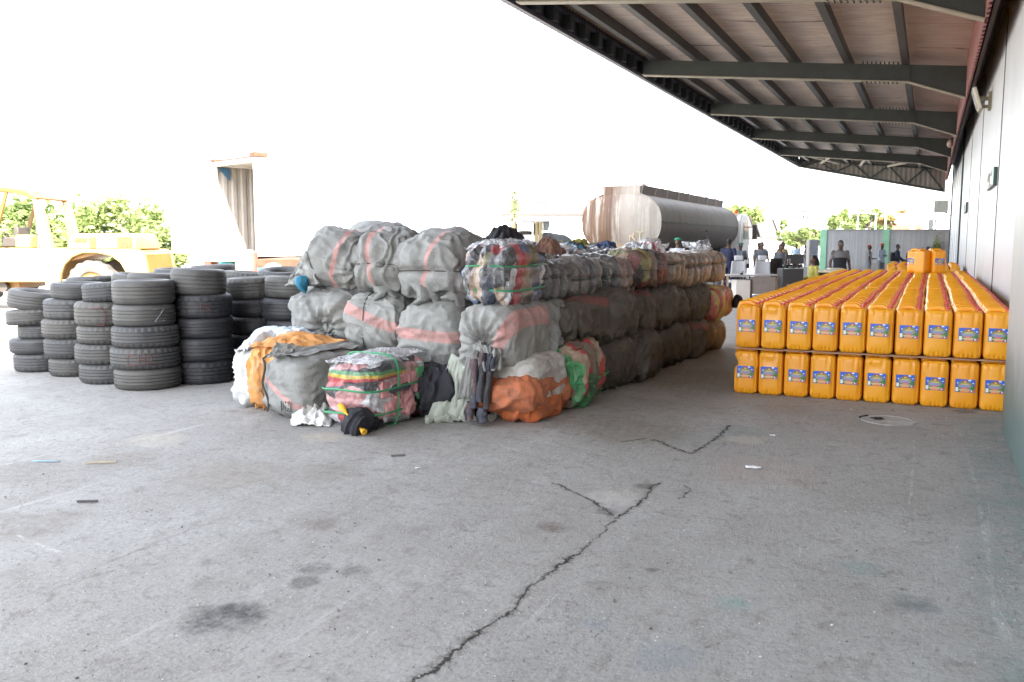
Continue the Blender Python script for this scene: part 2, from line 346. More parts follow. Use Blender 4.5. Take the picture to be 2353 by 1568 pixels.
# maroon cladding strip above the wall, profiled lower edge, and the dark soffit behind it
mc = MB(); vs, fs = [], []; n = 0
k = 0; y = -14.0
while y < 52.4:
    x = .55 if k % 2 else .585
    vs += [(x, y, 4.72), (x, y, 6.4)]; vs += [(x, y+.11, 4.72), (x, y+.11, 6.4)]; k += 1; y += .14
for i in range(len(vs)//2-1): fs.append((2*i, 2*i+2, 2*i+3, 2*i+1))
mc.add(vs, fs); mr = NT('maroon_cladding'); pz = mr.pos(); nn = mr.noise(mr.mapv(pz, (1, .3, 7)), 3, 4, .6)
mr.set(color=mr.ramp(nn, [(.3, (.16, .05, .045)), (.7, (.27, .095, .08))]), rough=.5)
so_ = mc.build('cladding_strip', mr.mat, wh, smooth=False); sl = so_.modifiers.new('s', 'SOLIDIFY'); sl.thickness = .01
sf = MB(); sf.bx(.60, WX+.1, -14, 52.3, 5.62, 5.70); sf.bx(.62, .68, -14, 52.3, 4.78, 5.6); sf.build('soffit', plain('soffit_dark', (.035, .022, .02), .7), wh)
# beams
def beam_z(x): return 5.775 - .102*(x+6.68)
BY = [-.65, 6.85, 14.35, 21.8, 29.3, 36.8, 44.3]
for y in BY:
    b = MB(); x0, x1, xh = -6.66, .54, -.60; t = .05
    zt = lambda x: beam_z(x)+.36
    poly = [(x0, beam_z(x0)), (xh, beam_z(xh)), (x1, 4.74), (x1, zt(x1)), (x0, zt(x0))]
    b.prism(poly, y-t, y+t)
    o = b.build('beam', M_STEEL, wh, bevel=.006)
    fl = MB()
    for (ax, az), (bx_, bz) in (((x0, beam_z(x0)), (xh, beam_z(xh))), ((xh, beam_z(xh)), (x1, 4.74))):
        fl.bar((ax, y, az-.012), (bx_, y, bz-.012), .20, .022)
    fl.build('flange', M_EDGE, o)
    bo = MB()
    for i in range(9):
        xb = -1.55+.09*i; bo.cyl((xb, y-.075, beam_z(xb)-.05), (xb, y-.075, beam_z(xb)-.008), .016, 6); bo.cyl((xb, y-.075, zt(xb)-.01), (xb, y-.075, zt(xb)+.05), .016, 6)
        bo.cyl((xb, y+.075, beam_z(xb)-.05), (xb, y+.075, beam_z(xb)-.008), .016, 6)
    bo.bx(-.66, -.58, y-.09, y+.09, beam_z(-.6)-.01, zt(-.6)-.02)
    bo.build('bolts', M_STEEL, o)
# purlins, sheet, outer fascia, end truss
for X in (-6.28, -5.28, -4.2, -3.05, -1.85, -.65):
    p = MB(); zb = beam_z(X)+.365
    p.bx(X-.035, X+.035, -1.8, 52.4, zb, zb+.20); p.bx(X-.10, X+.035, -1.8, 52.4, zb-.012, zb)
    p.build('purlin', M_PURLIN, wh)
p = MB(); vs, fs = [], []; y = -1.9; k = 0
while y < 52.7:
    for x in (-6.95, .62):
        vs.append((x, y, beam_z(x)+.58+(0, .045, .045, 0)[k % 4]))
    y += (.06, .03, .06, .03)[k % 4]; k += 1
for i in range(k-1): fs.append((2*i, 2*i+1, 2*i+3, 2*i+2))
p.add(vs, fs); o = p.build('canopy_sheet', sheet_material(), wh, smooth=False); s_ = o.modifiers.new('s', 'SOLIDIFY'); s_.thickness = .012; s_.offset = 1
p = MB(); vs, fs = [], []; y = -1.9; k = 0
while y < 52.7:
    x = -6.93 - (.0, .03, .03, 0)[k % 4]; vs += [(x, y, 5.80), (x, y, 6.46)]; y += (.06, .03, .06, .03)[k % 4]; k += 1
for i in range(k-1): fs.append((2*i, 2*i+2, 2*i+3, 2*i+1))
p.add(vs, fs); o = p.build('fascia', M_FASCIA, wh, smooth=False); s_ = o.modifiers.new('s', 'SOLIDIFY'); s_.thickness = .012
p = MB(); y = -1.8
p.bx(-6.91, -6.80, -1.9, 52.6, 5.78, 5.86); p.bx(-6.91, -6.84, -1.9, 52.6, 6.18, 6.24)
p.build('fascia_rail', M_FASCIA, wh)
y = -1.6
while y < 52: MB().bx(-6.91, -6.72, y-.11, y+.11, 5.87, 6.17).build('fascia_bracket', M_STEEL, wh); y += .85
p = MB(); vs, fs = [], []; x = -6.9; k = 0
while x < .6:
    y = 52.62+(0, .03, .03, 0)[k % 4]; vs += [(x, y, 5.80-.215*(x+6.9)*.98), (x, y, beam_z(x)+.64)]; x += .06; k += 1
for i in range(k-1): fs.append((2*i, 2*i+2, 2*i+3, 2*i+1))
p.add(vs, fs); o = p.build('end_cladding', plain('grey_end_sheet', (.30, .27, .24), .6), wh, smooth=False); s_ = o.modifiers.new('s', 'SOLIDIFY'); s_.thickness = .012
p = MB()
zlo = lambda x: 5.88-.215*(x+6.9)*.98
for a, b in ((-6.7, -4.9), (-4.9, -3.1), (-3.1, -1.3), (-1.3, .5)):
    p.bar((a, 52.4, zlo(a)), ((a+b)/2, 52.4, beam_z((a+b)/2)+.4), .09); p.bar(((a+b)/2, 52.4, beam_z((a+b)/2)+.4), (b, 52.4, zlo(b)), .09)
p.bar((-6.7, 52.4, zlo(-6.7)), (.5, 52.4, zlo(.5)), .1); p.bar((-6.7, 52.4, beam_z(-6.7)+.4), (.5, 52.4, beam_z(.5)+.4), .1)
p.build('end_truss', M_STEEL, wh)
for a, b in (((-6.1, 46), (-4.6, 51)), ((-3.0, 46.5), (-3.6, 51.5)), ((-2.2, 51), (-.6, 45.5)), ((-4.4, 45.6), (-5.6, 51.5))):
    p = MB(); p.bar((a[0], a[1], beam_z(a[0])+.25), (b[0], b[1], beam_z(b[0])+.25), .09); p.build('brace', M_EDGE, wh)
# things fixed to the wall
M_GBOX = plain('green_sign', (.02, .075, .055), .4); M_CREAM = plain('cream_plastic', (.62, .60, .50), .45)
for (y, z, s, lab) in ((17.6, 2.72, 1.0, 'large dark green plate with a worn white mark on the pale wall, nearest of three'), (29.9, 2.64, .8, 'middle dark green plate on the pale wall beside a seam'), (51.9, 2.48, .6, 'small far dark plate on the pale wall past the green post')):
    t = thing('wall_plate', lab, 'wall plate', (WX-.03, y, z), 0, 'green plates on the warehouse wall')
    b = MB(); hw = .95*s if y < 20 else .8; b.bx(-.03, .028, -hw, hw, -.15, .15); b.build('plate', M_GBOX, t, bevel=.01)
    b = MB(); pts = [(-.034, hw*.5*cos(a), .02+  .09*sin(a)) for a in [2.9-.25*i for i in range(14)]]
    b.tube(pts, .013, 6); b.tube([(-.034, .0, .07), (-.034, .03*hw, -.10)], .012, 6); b.tube([(-.034, -hw*.55, -.11), (-.034, hw*.35, -.115)], .010, 6)
    b.build('emblem', plain('worn_white_print', (.45, .47, .42), .6), t)
t = thing('floodlight', 'cream floodlight on a bracket high on the pale wall, facing the yard', 'floodlight', (WX, 19.9, 4.36))
b = MB(); b.box((-.25, 0, .06), (.07, .5, .44), 0, ry=-.30); b.build('lamp_head', M_CREAM, t, bevel=.02)
b = MB(); b.box((-.291, 0, .047), (.012, .43, .37), 0, ry=-.30); b.build('glass', plain('lamp_glass', (.55, .56, .55), .15), t)
b = MB(); b.bx(-.22, -.0, -.04, .04, .03, .10); b.bx(-.22, 0, -.03, .03, -.12, -.06); b.bx(-.05, 0, -.12, .12, -.16, .18); b.bar((-.22, 0, -.2), (-.10, 0, -.06), .035); b.build('bracket', plain('lamp_bracket', (.30, .27, .2), .5), t)
t = thing('bulkhead_lamp', 'small rusty bulkhead lamp on the lower edge of the maroon strip', 'lamp', (.55, 33.0, 4.86))
b = MB(); b.ball((-.10, 0, 0), (.10, .14, .14), 8); b.build('lamp_shade', plain('rusty_lamp', (.42, .30, .25), .4), t)
b = MB(); b.bx(-.08, .0, -.10, .10, .02, .2); b.build('bracket', M_STEEL, t)
t = thing('loudspeaker', 'pale square box fixed at the far end of the warehouse wall', 'wall box', (.45, 53.2, 3.5))
b = MB(); b.bx(-.35, .35, -.3, .3, -.33, .33); b.build('box', plain('pale_box', (.5, .55, .5), .5), t, bevel=.02)
b = MB(); b.bar((.2, .2, -.3), (.6, -1.2, -.6), .05); b.build('bracket', M_STEEL, t)
# ================================================================== jerrycans
def can_material():
    m = NT('yellow_plastic'); o = m.obj(); r = m.rand(); n = m.noise(o, 3.5, 4, .6); n2 = m.noise(m.mapv(o, (1, 1, 14)), 5, 2)
    c = m.ramp(r, [(0, (.75, .295, .010)), (.5, (.79, .345, .014)), (1, (.80, .375, .018))])
    c = m.mix(m.ramp(n, [(.35, .25), (.65, 0.)]), c, (.72, .28, .009)); c = m.mix(m.ramp(m.noise(o, 30, 3, .7), [(.66, 0.), (.75, .3)]), c, (.45, .22, .03))
    m.bump(m.math('ADD', m.math('MULTIPLY', n, 1.), m.math('MULTIPLY', n2, .12)), .25, .012)
    m.p.inputs['Subsurface Weight'].default_value = .12; m.p.inputs['Subsurface Radius'].default_value = (.03, .012, .003); m.p.inputs['Subsurface Scale'].default_value = .3
    return m.set(color=c, rough=.36)
M_CAN = can_material(); M_CAP = plain('red_cap_plastic', (.50, .04, .03), .28, 0, .2)
def label_material():
    m = NT('printed_label'); u, v_, w_ = m.xyz(m.gen()); x, z = u, w_
    n = m.noise(m.gen(), 14, 3, .6)
    def rect(x0, x1, z0, z1, s=.012):
        a = m.math('MULTIPLY', m.step(x, x0-s, x0+s), m.step(x, x1+s, x1-s)); b = m.math('MULTIPLY', m.step(z, z0-s, z0+s), m.step(z, z1+s, z1-s)); return m.math('MULTIPLY', a, b)
    def ell(cx, cz, rx, rz, s=.15):
        d = m.math('SQRT', m.math('ADD', m.math('POWER', m.math('DIVIDE', m.math('SUBTRACT', x, cx), rx), 2), m.math('POWER', m.math('DIVIDE', m.math('SUBTRACT', z, cz), rz), 2)))
        d = m.math('ADD', d, m.math('MULTIPLY', m.math('SUBTRACT', n, .5), .5)); return m.step(d, 1+s, 1-s)
    c = m.mix(n, (.012, .07, .48), (.03, .13, .62))
    c = m.mix(ell(.5, .22, .62, .26), c, (.035, .16, .03)); c = m.mix(ell(.88, .34, .16, .2), c, (.03, .17, .05))
    c = m.mix(ell(.5, .55, .37, .30), c, (.23, .22, .06)); c = m.mix(ell(.48, .48, .31, .17), c, (.24, .26, .42)); c = m.mix(ell(.5, .62, .22, .07), c, (.48, .42, .16))
    c = m.mix(ell(.5, .84, .15, .09), c, (.33, .07, .03)); c = m.mix(ell(.5, .80, .06, .05), c, (.65, .55, .2))
    c = m.mix(rect(.66, .80, .88, .985), c, (.75, .78, .82)); c = m.mix(ell(.13, .70, .035, .05), c, (.6, .75, .9)); c = m.mix(ell(.91, .72, .035, .05), c, (.6, .75, .9))
    c = m.mix(rect(.33, .64, .25, .35), c, (.70, .06, .04)); c = m.mix(m.math('MULTIPLY', rect(.36, .61, .275, .325), m.step(m.math('FRACT', m.math('MULTIPLY', x, 19)), .35, .55)), c, (.8, .4, .3))
    c = m.mix(rect(.2, .86, .14, .24), c, (.50, .47, .28))
    c = m.mix(rect(.27, .74, .03, .14), c, (.72, .12, .04)); c = m.mix(m.math('MULTIPLY', rect(.29, .72, .05, .12), m.step(m.math('FRACT', m.math('MULTIPLY', x, 16)), .4, .6)), c, (.9, .55, .25))
    c = m.mix(rect(.03, .17, .06, .36), c, (.72, .70, .72)); c = m.mix(rect(.76, .97, .03, .2), c, (.03, .05, .16)); c = m.mix(rect(.80, .88, .05, .16), c, (.7, .7, .75)); c = m.mix(rect(.90, .97, .03, .2), c, (.66, .08, .06))
    c = m.mix(m.math('SUBTRACT', 1., rect(.012, .988, .016, .984, .006)), c, (.10, .13, .45))
    return m.set(color=c, rough=.28)
M_LABEL = label_material()
CW, CD, CHT = .256, .272, .462
def can_mesh(nx, nz, dent=0, grooves=True):
    """rounded box with stepped rim, four ribs at the foot, two at the shoulder; handle bar moulded on top"""
    hx, hy, hz = CW/2, CD/2, CHT/2
    def se(t, p): return (abs(t)**p)*(1 if t >= 0 else -1)
    mb = MB(); seg = nx; rows = []
    # outline ring in plan (superellipse), sized by height
    zs = [0, .004, .014, .03, .05, .065] + [.065+(CHT-.13)*k/nz for k in range(1, nz)] + [CHT-.065, CHT-.05, CHT-.03, CHT-.014, CHT-.004, CHT]
    def inset(z):
        r = .045; e = min(z, CHT-z)
        return 0 if e >= r else r - sqrt(max(0, r*r-(r-e)**2))
    vs = []
    for z in zs:
        ins = inset(z)
        for k in range(seg):
            a = 2*pi*(k+.5)/seg; c, s = cos(a), sin(a); q = (abs(c)**5.5+abs(s)**5.5)**(-1/5.5)
            x, y = c*q*(hx-ins*.75), s*q*(hy-ins*.75)
            if grooves:
                fx = abs(x)/hx
                # vertical rim groove where the front face meets the sides
                if abs(abs(x)-(hx-.026)) < .0065 and abs(y) > hy*.7: y -= .008*(1 if y > 0 else -1)
                if abs(y) > hy*.7:
                    if z < .062:
                        for gx in (-.062, -.022, .018, .058):
                            if abs(x-gx) < .008: y -= .010*(1 if y > 0 else -1)
                    if z > CHT-.066:
                        for gx in (-.06, .05):
                            if abs(x-gx) < .008: y -= .009*(1 if y > 0 else -1)
                    y += .004*cos(pi*min(1, fx))*sin(pi*z/CHT)*(1 if y > 0 else -1)
            if dent == 1 and x < 0: x += .034*math.exp(-((z-.335)/.05)**2)*(-x/hx)**2; 
            if dent == 1 and z > .3: x += .012*math.exp(-((z-.30)/.1)**2)
            if dent == 2 and y < 0: y += .012*math.exp(-((z-.36)/.05)**2-((x+.02)/.07)**2)
            vs.append((x, y, z))
    R = len(zs); fs = []
    for i in range(R-1):
        for k in range(seg): fs.append((i*seg+k, i*seg+(k+1) % seg, (i+1)*seg+(k+1) % seg, (i+1)*seg+k))
    fs += [tuple(range(seg-1, -1, -1)), tuple((R-1)*seg+k for k in range(seg))]
    mb.add(vs, fs)
    return mb
def add_handle(mb, n=8):
    mb.tube([(-.098, 0, CHT-.022), (-.088, 0, CHT+.006), (-.06, 0, CHT+.016), (.015, 0, CHT+.017), (.036, 0, CHT+.006), (.042, 0, CHT-.015)], [.036, .036, .033, .033, .034, .036], n)
    mb.tube([(.078, 0, CHT-.02), (.078, 0, CHT+.004)], .031, n)
def add_cap(mb, n=18):
    def rib(j, k, r): return r-(.0018 if (k % 2 and 0 < j < 3) else 0)
    return mb.lathe([(0, CHT+.026), (.0225, CHT+.026), (.027, CHT+.022), (.028, CHT+.000), (.028, CHT-.006), (0, CHT-.006)], n, mod=rib, c=(.078, 0, 0))
b = can_mesh(68, 6); add_handle(b); CAN_ME = b.mesh('jerrycan', M_CAN)
b = can_mesh(68, 14, 1); add_handle(b); CAN_DENT = b.mesh('jerrycan', M_CAN)
b = can_mesh(68, 12, 2); add_handle(b); CAN_SOFT = b.mesh('jerrycan', M_CAN)
CAP_ME = add_cap(MB()).mesh('cap', M_CAP)
b = MB(); b.add([(-.087, -CD/2-.0095, .178), (.087, -CD/2-.0095, .178), (.087, -CD/2-.0095, .308), (-.087, -CD/2-.0095, .308), (-.087, -CD/2-.008, .178), (.087, -CD/2-.008, .178), (.087, -CD/2-.008, .308), (-.087, -CD/2-.008, .308)],
    [(0, 1, 2, 3), (4, 7, 6, 5), (0, 4, 5, 1), (1, 5, 6, 2), (2, 6, 7, 3), (3, 7, 4, 0)]); LAB_ME = b.mesh('paper_label', M_LABEL, smooth=False)
rnd = random.Random(11)
def can(x, y, z, rz, label, me=CAN_ME, sticker=False, group='yellow jerrycans stacked by the warehouse wall', sdz=0, sdx=0):
    o = bpy.data.objects.new('jerrycan', me); COL.objects.link(o); o.location = (x, y, z); o.rotation_euler = (0, 0, rz); tag(o, label, 'jerrycan', group)
    c = bpy.data.objects.new('cap', CAP_ME); COL.objects.link(c); c.parent = o
    if sticker:
        c = bpy.data.objects.new('paper_label', LAB_ME); COL.objects.link(c); c.parent = o; c.location = (sdx, 0, sdz); c.rotation_euler = (0, rnd.uniform(-.02, .02), 0)
    return o
ORD = ['first', 'second', 'third', 'fourth', 'fifth', 'sixth', 'seventh', 'eighth', 'ninth', 'tenth', 'eleventh', 'twelfth', 'thirteenth', 'fourteenth', 'fifteenth', 'sixteenth', 'seventeenth', 'eighteenth', 'nineteenth', 'twentieth']
ORD += ['twenty-'+s for s in ORD[:9]]+['thirtieth']+['thirty-'+s for s in ORD[:9]]
CX0, PITX, CY0, PITY = -1.742, .2655, 9.66+CD/2, .2745
colx = [CX0+PITX*k for k in range(10)]
Z2 = CHT+.030+.012
for k, x in enumerate(colx):
    nm = ORD[k]+' from the left'
    if k == 0: lab = 'dented yellow jerrycan bulging at its left end of the bottom front row'
    elif k == 9: lab = 'yellow jerrycan half hidden by the grey wall pier, bottom front row'
    else: lab = 'yellow jerrycan in the bottom front row under the cardboard, '+nm
    can(x-.012+.004*k/9+rnd.uniform(-.003, .003), CY0+rnd.uniform(-.008, .008), 0, rnd.uniform(-.02, .02), lab, CAN_DENT if k == 0 else (CAN_SOFT if k in (1, 5) else CAN_ME), True, sdz=rnd.uniform(-.012, .006), sdx=rnd.uniform(-.008, .008))
wav = [[0]*60 for _ in range(10)]
for k in range(10):
    for r in range(60): wav[k][r] = .020*noise.noise((k*.35, r*.21, 3.3)) + .010*noise.noise((k*3.1, r*.5, 9.3))
NROW = 44; cut = []
for r in range(NROW):
    for k, x in enumerate(colx):
        y = CY0+PITY*r + (.05 if r >= 27 else 0) + (.04 if r >= 14 else 0)+rnd.uniform(-.006, .006)
        xx = x+wav[k][r]+rnd.uniform(-.004, .004) if r else x+rnd.uniform(-.003, .003)
        z = Z2 + (.012 if 13 <= r < 27 else 0) + rnd.uniform(0, .003); rz = rnd.uniform(-.035, .035)
        if r == 0: can(xx, y, Z2, rz*.6, 'yellow jerrycan on the cardboard, upper front row, '+ORD[k]+' from the left' if k < 9 else 'yellow jerrycan in the upper front row cut off by the grey wall pier', CAN_SOFT if k in (1,) else CAN_ME, True, sdz=rnd.uniform(-.004, .012), sdx=rnd.uniform(-.008, .008))
        elif r < 28: can(xx, y, z, rz, 'red-capped yellow jerrycan, top layer, '+ORD[r]+' row behind the front, '+ORD[k]+' from the left')
        else: cut.append((xx, y, z))
# lower layer behind the front row, the far rows of the top layer and the rest of the far block: too many to count
low = can_mesh(20, 2, 0, False)
low.tube([(-.09, 0, CHT-.01), (-.08, 0, CHT+.014), (.02, 0, CHT+.015), (.04, 0, CHT-.01)], .034, 6)
lown = len(low.f); low.lathe([(0, CHT+.030), (.028, CHT+.028), (.030, CHT-.004)], 8, c=(.078, 0, 0), mi=1)
far = MB()
def stamp(x, y, z): far.v += [(a+x, b_+y, c+z) for a, b_, c in low.v]; n = len(far.v)-len(low.v); far.f += [tuple(n+i for i in q) for q in low.f]; far.m += low.m
for q in cut: stamp(*q)
for r in range(1, NROW):
    for k in (0, 9): stamp(colx[k], CY0+PITY*r, 0)
for k in range(1, 9): stamp(colx[k], CY0+PITY*(NROW-1)+.1, 0)
FX0 = -.95
for r in range(0, 12):
    for k in range(7):
        if r: stamp(FX0+.268*k, 27.2+.29*r, .505)
        if r == 0 or k in (0, 6): stamp(FX0+.268*k, 27.2+.29*r, 0)
tag(far.build('jerrycan_block', [M_CAN, M_CAP]), 'farther rows of yellow jerrycans with red caps merging into one orange mass', 'jerrycans', None, 'stuff')
for k in range(7): can(FX0+.268*k, 27.2, .505, 0, 'yellow jerrycan at the front of the separate far block, '+ORD[k]+' from the left', group='yellow jerrycans at the front of the far block')
for i, (px, yy, rz, lab) in enumerate(((2104, 20.2, -.55, 'yellow jerrycan standing loose on top of the stack, label turned left'), (2121, 20.0, .9, 'plain yellow jerrycan standing on top of the stack, second from the left of four'), (2140, 20.15, -1.2, 'plain yellow jerrycan standing on top of the stack, third from the left of four'), (2155, 20.0, .25, 'yellow jerrycan on top of the stack with label facing front, nearest the wall'))):
    p = ony(px, 600, yy); can(p.x, yy, Z2+CHT+.032, rz, lab, CAN_ME, i in (0, 3), 'loose yellow jerrycans on top of the stack')
# cardboard between the layers
def card_mat(name='brown_cardboard', a=(.34, .20, .12), b_=(.45, .29, .19)):
    m = NT(name); o = m.obj(); return m.set(color=m.ramp(m.noise(o, 4, 5, .65), [(.3, a), (.7, b_)]), rough=.85)
cb = MB(); NXC, NYC = 40, 60; vs, fs = [], []
for j in range(NYC+1):
    for i in range(NXC+1):
        x = CX0-.15+(PITX*9+.30)*i/NXC; y = CY0-CD/2+.012+.006*noise.noise((i*.4, 1, 2))+(NROW*PITY)*j/NYC
        vs.append((x, y, CHT+.031+.004*noise.noise((i*.35, j*.3, 5))))
for j in range(NYC):
    for i in range(NXC): a = j*(NXC+1)+i; fs.append((a, a+1, a+NXC+2, a+NXC+1))
cb.add(vs, fs); o = cb.build('cardboard_sheet', card_mat()); s_ = o.modifiers.new('s', 'SOLIDIFY'); s_.thickness = .007
tag(o, 'thin brown cardboard sheet laid between the two layers of yellow jerrycans', 'cardboard')
cb = MB(); cb.box((-2.05, 21.2, .98), (.45, .8, .05), .1); cb.box((-1.95, 21.6, 1.02), (.3, .5, .03), .3)
tag(cb.build('crumpled_sack', plain('pale_sacking', (.5, .48, .40), .8, 0, .3, 8, .5), bevel=.02), 'crumpled pale sacking at the far left corner of the jerrycan stack', 'sack')
# ================================================================== tyres
def rubber(name, a, b_):
    m = NT(name); o = m.obj(); P = m.pos(); n = m.noise(o, 5, 5, .65)
    c = m.ramp(n, [(.3, a), (.72, b_)]); c = m.mix(m.math('MULTIPLY', m.ramp(m.noise(o, 1.6, 3), [(.45, 0.), (.7, .6)]), .9), c, (.10, .094, .084) if name != 'shaded_black_rubber' else (.03, .029, .03))
    c = m.mix(m.math('MULTIPLY', m.rand(), .35), c, (.07, .069, .072) if name != 'shaded_black_rubber' else (.02, .02, .024))
    m.bump(m.noise(o, 60, 3, .6), .2, .004); return m.set(color=c, rough=m.ramp(n, [(.3, .48), (.7, .68)]))
M_RUB = [rubber('worn_rubber', (.030, .031, .034), (.062, .062, .064)), rubber('dusty_rubber', (.043, .042, .040), (.084, .080, .074)), rubber('shaded_black_rubber', (.012, .012, .015), (.028, .028, .032))]  # third rubber is blacker, with shade between crowded stacks put into its colour
def tyre_mesh(R, wd, bore, style, mat):
    h = wd/2; N = 96
    prof = [(bore, -h*.62), (bore+.012, -h*.78), (bore+.04, -h*.90), ((bore+R)/2, -h*1.0), (R*.90, -h*.96), (R*.955, -h*.86), (R*.985, -h*.72)]
    tread = []
    gr = (-.46, -.16, .16, .46); e = .045
    z = -.70
    for gc in gr: tread += [(R, (gc-e)*h), (R-.011, (gc-e+.012)*h), (R-.011, (gc+e-.012)*h), (R, (gc+e)*h)]
    prof += [(R*.998, -h*.62)]+tread+[(R*.998, h*.62), (R*.985, h*.72), (R*.955, h*.86), (R*.90, h*.96), ((bore+R)/2, h*1.0), (bore+.04, h*.90), (bore+.012, h*.78), (bore, h*.62), (bore-.0, h*.2), (bore+.05, 0), (bore, -h*.2)]
    K = len(prof)
    def mod(j, k, r):
        hh = abs(prof[j][1])/h
        if r > R*.93:
            if style == 0 and hh > .6 and k % 3 == 0: r -= .012
            if style == 1 and (k + (0 if prof[j][1] > 0 else 2)) % 4 == 0 and hh > .5: r -= .009
            if style == 1 and (k % 4 == 2) and hh < .42 and hh > .18: r -= .006
            if style == 2 and hh > .6 and k % 2 == 0: r -= .007
        return r
    b = MB(); b.lathe(prof, N, mod=mod, closed=True); return b.mesh('tyre', mat)
TY = {}
def tyre_me(style, mi):
    if (style, mi) not in TY: TY[(style, mi)] = tyre_mesh(.36, .24, .205, style, M_RUB[mi])
    return TY[(style, mi)]
rt = random.Random(5)
M_CHALK = plain('white_chalk', (.36, .38, .43), .9); M_REDCH = plain('red_crayon', (.20, .055, .05), .9)
def chalk(t, R, strokes, mat, a0, sc, name='chalk_mark'):
    b = MB()
    for st in strokes:
        pts = []
        for (u, v) in st: a = a0+u*sc/R; pts.append(((R+.003)*cos(a), (R+.003)*sin(a), v*sc))
        b.tube(pts, .0035, 5)
    o = b.build(name, mat, t); return o
def tyre(x, y, z, R, wd, label, tilt=(0, 0), style=None, mi=None):
    st = rt.randrange(3) if style is None else style; m = rt.randrange(2) if mi is None else mi
    o = bpy.data.objects.new('tyre', tyre_me(st, m)); COL.objects.link(o); o.location = (x, y, z+wd/2); o.scale = (R/.36, R/.36, wd/.24)
    o.rotation_euler = (tilt[0], tilt[1], rt.uniform(0, 6.28)); return tag(o, label, 'tyre', 'used tyres stacked in columns')
LV = {5: ['lowest', 'second from the bottom', 'middle', 'fourth from the bottom', 'top']}
def stack(px, py, hw, tops, where, off=None, tilts={}, styles={}, base=None, dark=False):
    """tops: photo heights of the seams from the ground up; px, py: photo place of the foot; hw: radius"""
    c = onz(px, py) if base is None else Vector(base); d = (c-EYEV); d.z = 0; dn = d.normalized(); c = c+dn*hw if base is None else c
    z = 0; res = []; n = len(tops)
    for i, (wd, R, dx) in enumerate(tops):
        pos = c+RT*dx; lv = ['lowest', 'second', 'third', 'fourth', 'fifth', 'sixth'][i]
        lab = ('top' if i == n-1 else ('lowest' if i == 0 else lv+' from the bottom'))+' tyre, '+where
        res.append(tyre(pos.x, pos.y, z, R, wd, lab, tilts.get(i, (0, 0)), styles.get(i), 2 if dark and i < n-1 else (1 if rt.random() < .5 else 0))); z += wd*.985  # in dark stacks all but the top tyre take the shade-darkened rubber
    return res
W_ = 'short leaning stack at the far left edge'
s1 = stack(100, 856, .32, [(.235, .335, 0), (.19, .355, -.02), (.175, .295, .03), (.20, .36, -.04), (.235, .345, -.02)], W_, tilts={3: (.03, -.05), 4: (.08, -.10)}, styles={0: 1, 4: 2})
s2 = stack(182, 867, .335, [(.225, .335, 0), (.25, .35, -.03), (.24, .355, -.04), (.245, .345, -.015), (.20, .315, .05)], 'second stack from the left', styles={0: 0, 3: 1, 4: 2}, tilts={4: (0.02, .02)})
s3 = stack(258, 884, .34, [(.235, .35, 0), (.235, .36, -.03), (.215, .345, -.01), (.28, .35, -.02), (.225, .32, .05)], 'third stack from the left, beside the nearest one', styles={0: 0, 3: 1, 4: 0}, tilts={4: (.05, .06)})
s4 = stack(343, 899, .365, [(.235, .365, 0), (.245, .375, -.02), (.24, .362, -.01), (.245, .335, -.015), (.27, .335, -.01)], 'nearest stack', styles={0: 2, 1: 0, 2: 0, 3: 2, 4: 2})
s5 = stack(472, 885, .33, [(.27, .34, 0), (.27, .345, .0), (.24, .335, .01), (.27, .335, .01), (.30, .315, -.03)], 'wide stack behind the nearest one', dark=True, styles={4: 2, 3: 1}, tilts={4: (.05, .02)})
s6 = stack(592, 862, .34, [(.26, .36, 0), (.25, .355, .0), (.22, .35, .0), (.22, .345, .02), (.27, .345, -.02)], 'stack just left of the grey bales', dark=True, tilts={4: (.02, -.04)})
# writing chalked on the treads (facing the camera)
def face_mark(t, strokes, mat, du, sc):
    t.rotation_euler = (t.rotation_euler[0], t.rotation_euler[1], 0); p = t.location; a = atan2(-p.y, -p.x); R = .36
    chalk(t, R, strokes, mat, a+du, sc)
face_mark(s4[3], [[(0, .5), (.9, .5), (.05, -.5), (.95, -.42)]], M_CHALK, .30, .14)
face_mark(s4[1], [[(.55, .45), (.1, .35), (0, 0), (.1, -.4), (.5, -.5), (.6, -.45)], [(.95, .4), (.9, -.45)], [(.9, -.05), (1.3, .0)], [(1.35, .42), (1.32, -.45)], [(1.75, .3), (1.95, .4), (1.85, -.1), (1.75, -.4), (2.0, -.35)]], M_REDCH, -.52, .13)
face_mark(s3[3], [[(-.3, .35), (.2, .4), (.5, .1), (.5, -.3), (.35, -.62), (-.1, -.6)]], M_REDCH, -.28, .17)
face_mark(s5[3], [[(-.2, .3), (-.25, -.3)], [(.3, .3), (.25, .0), (.55, -.05), (.5, -.35), (.2, -.35)]], M_REDCH, .0, .12)
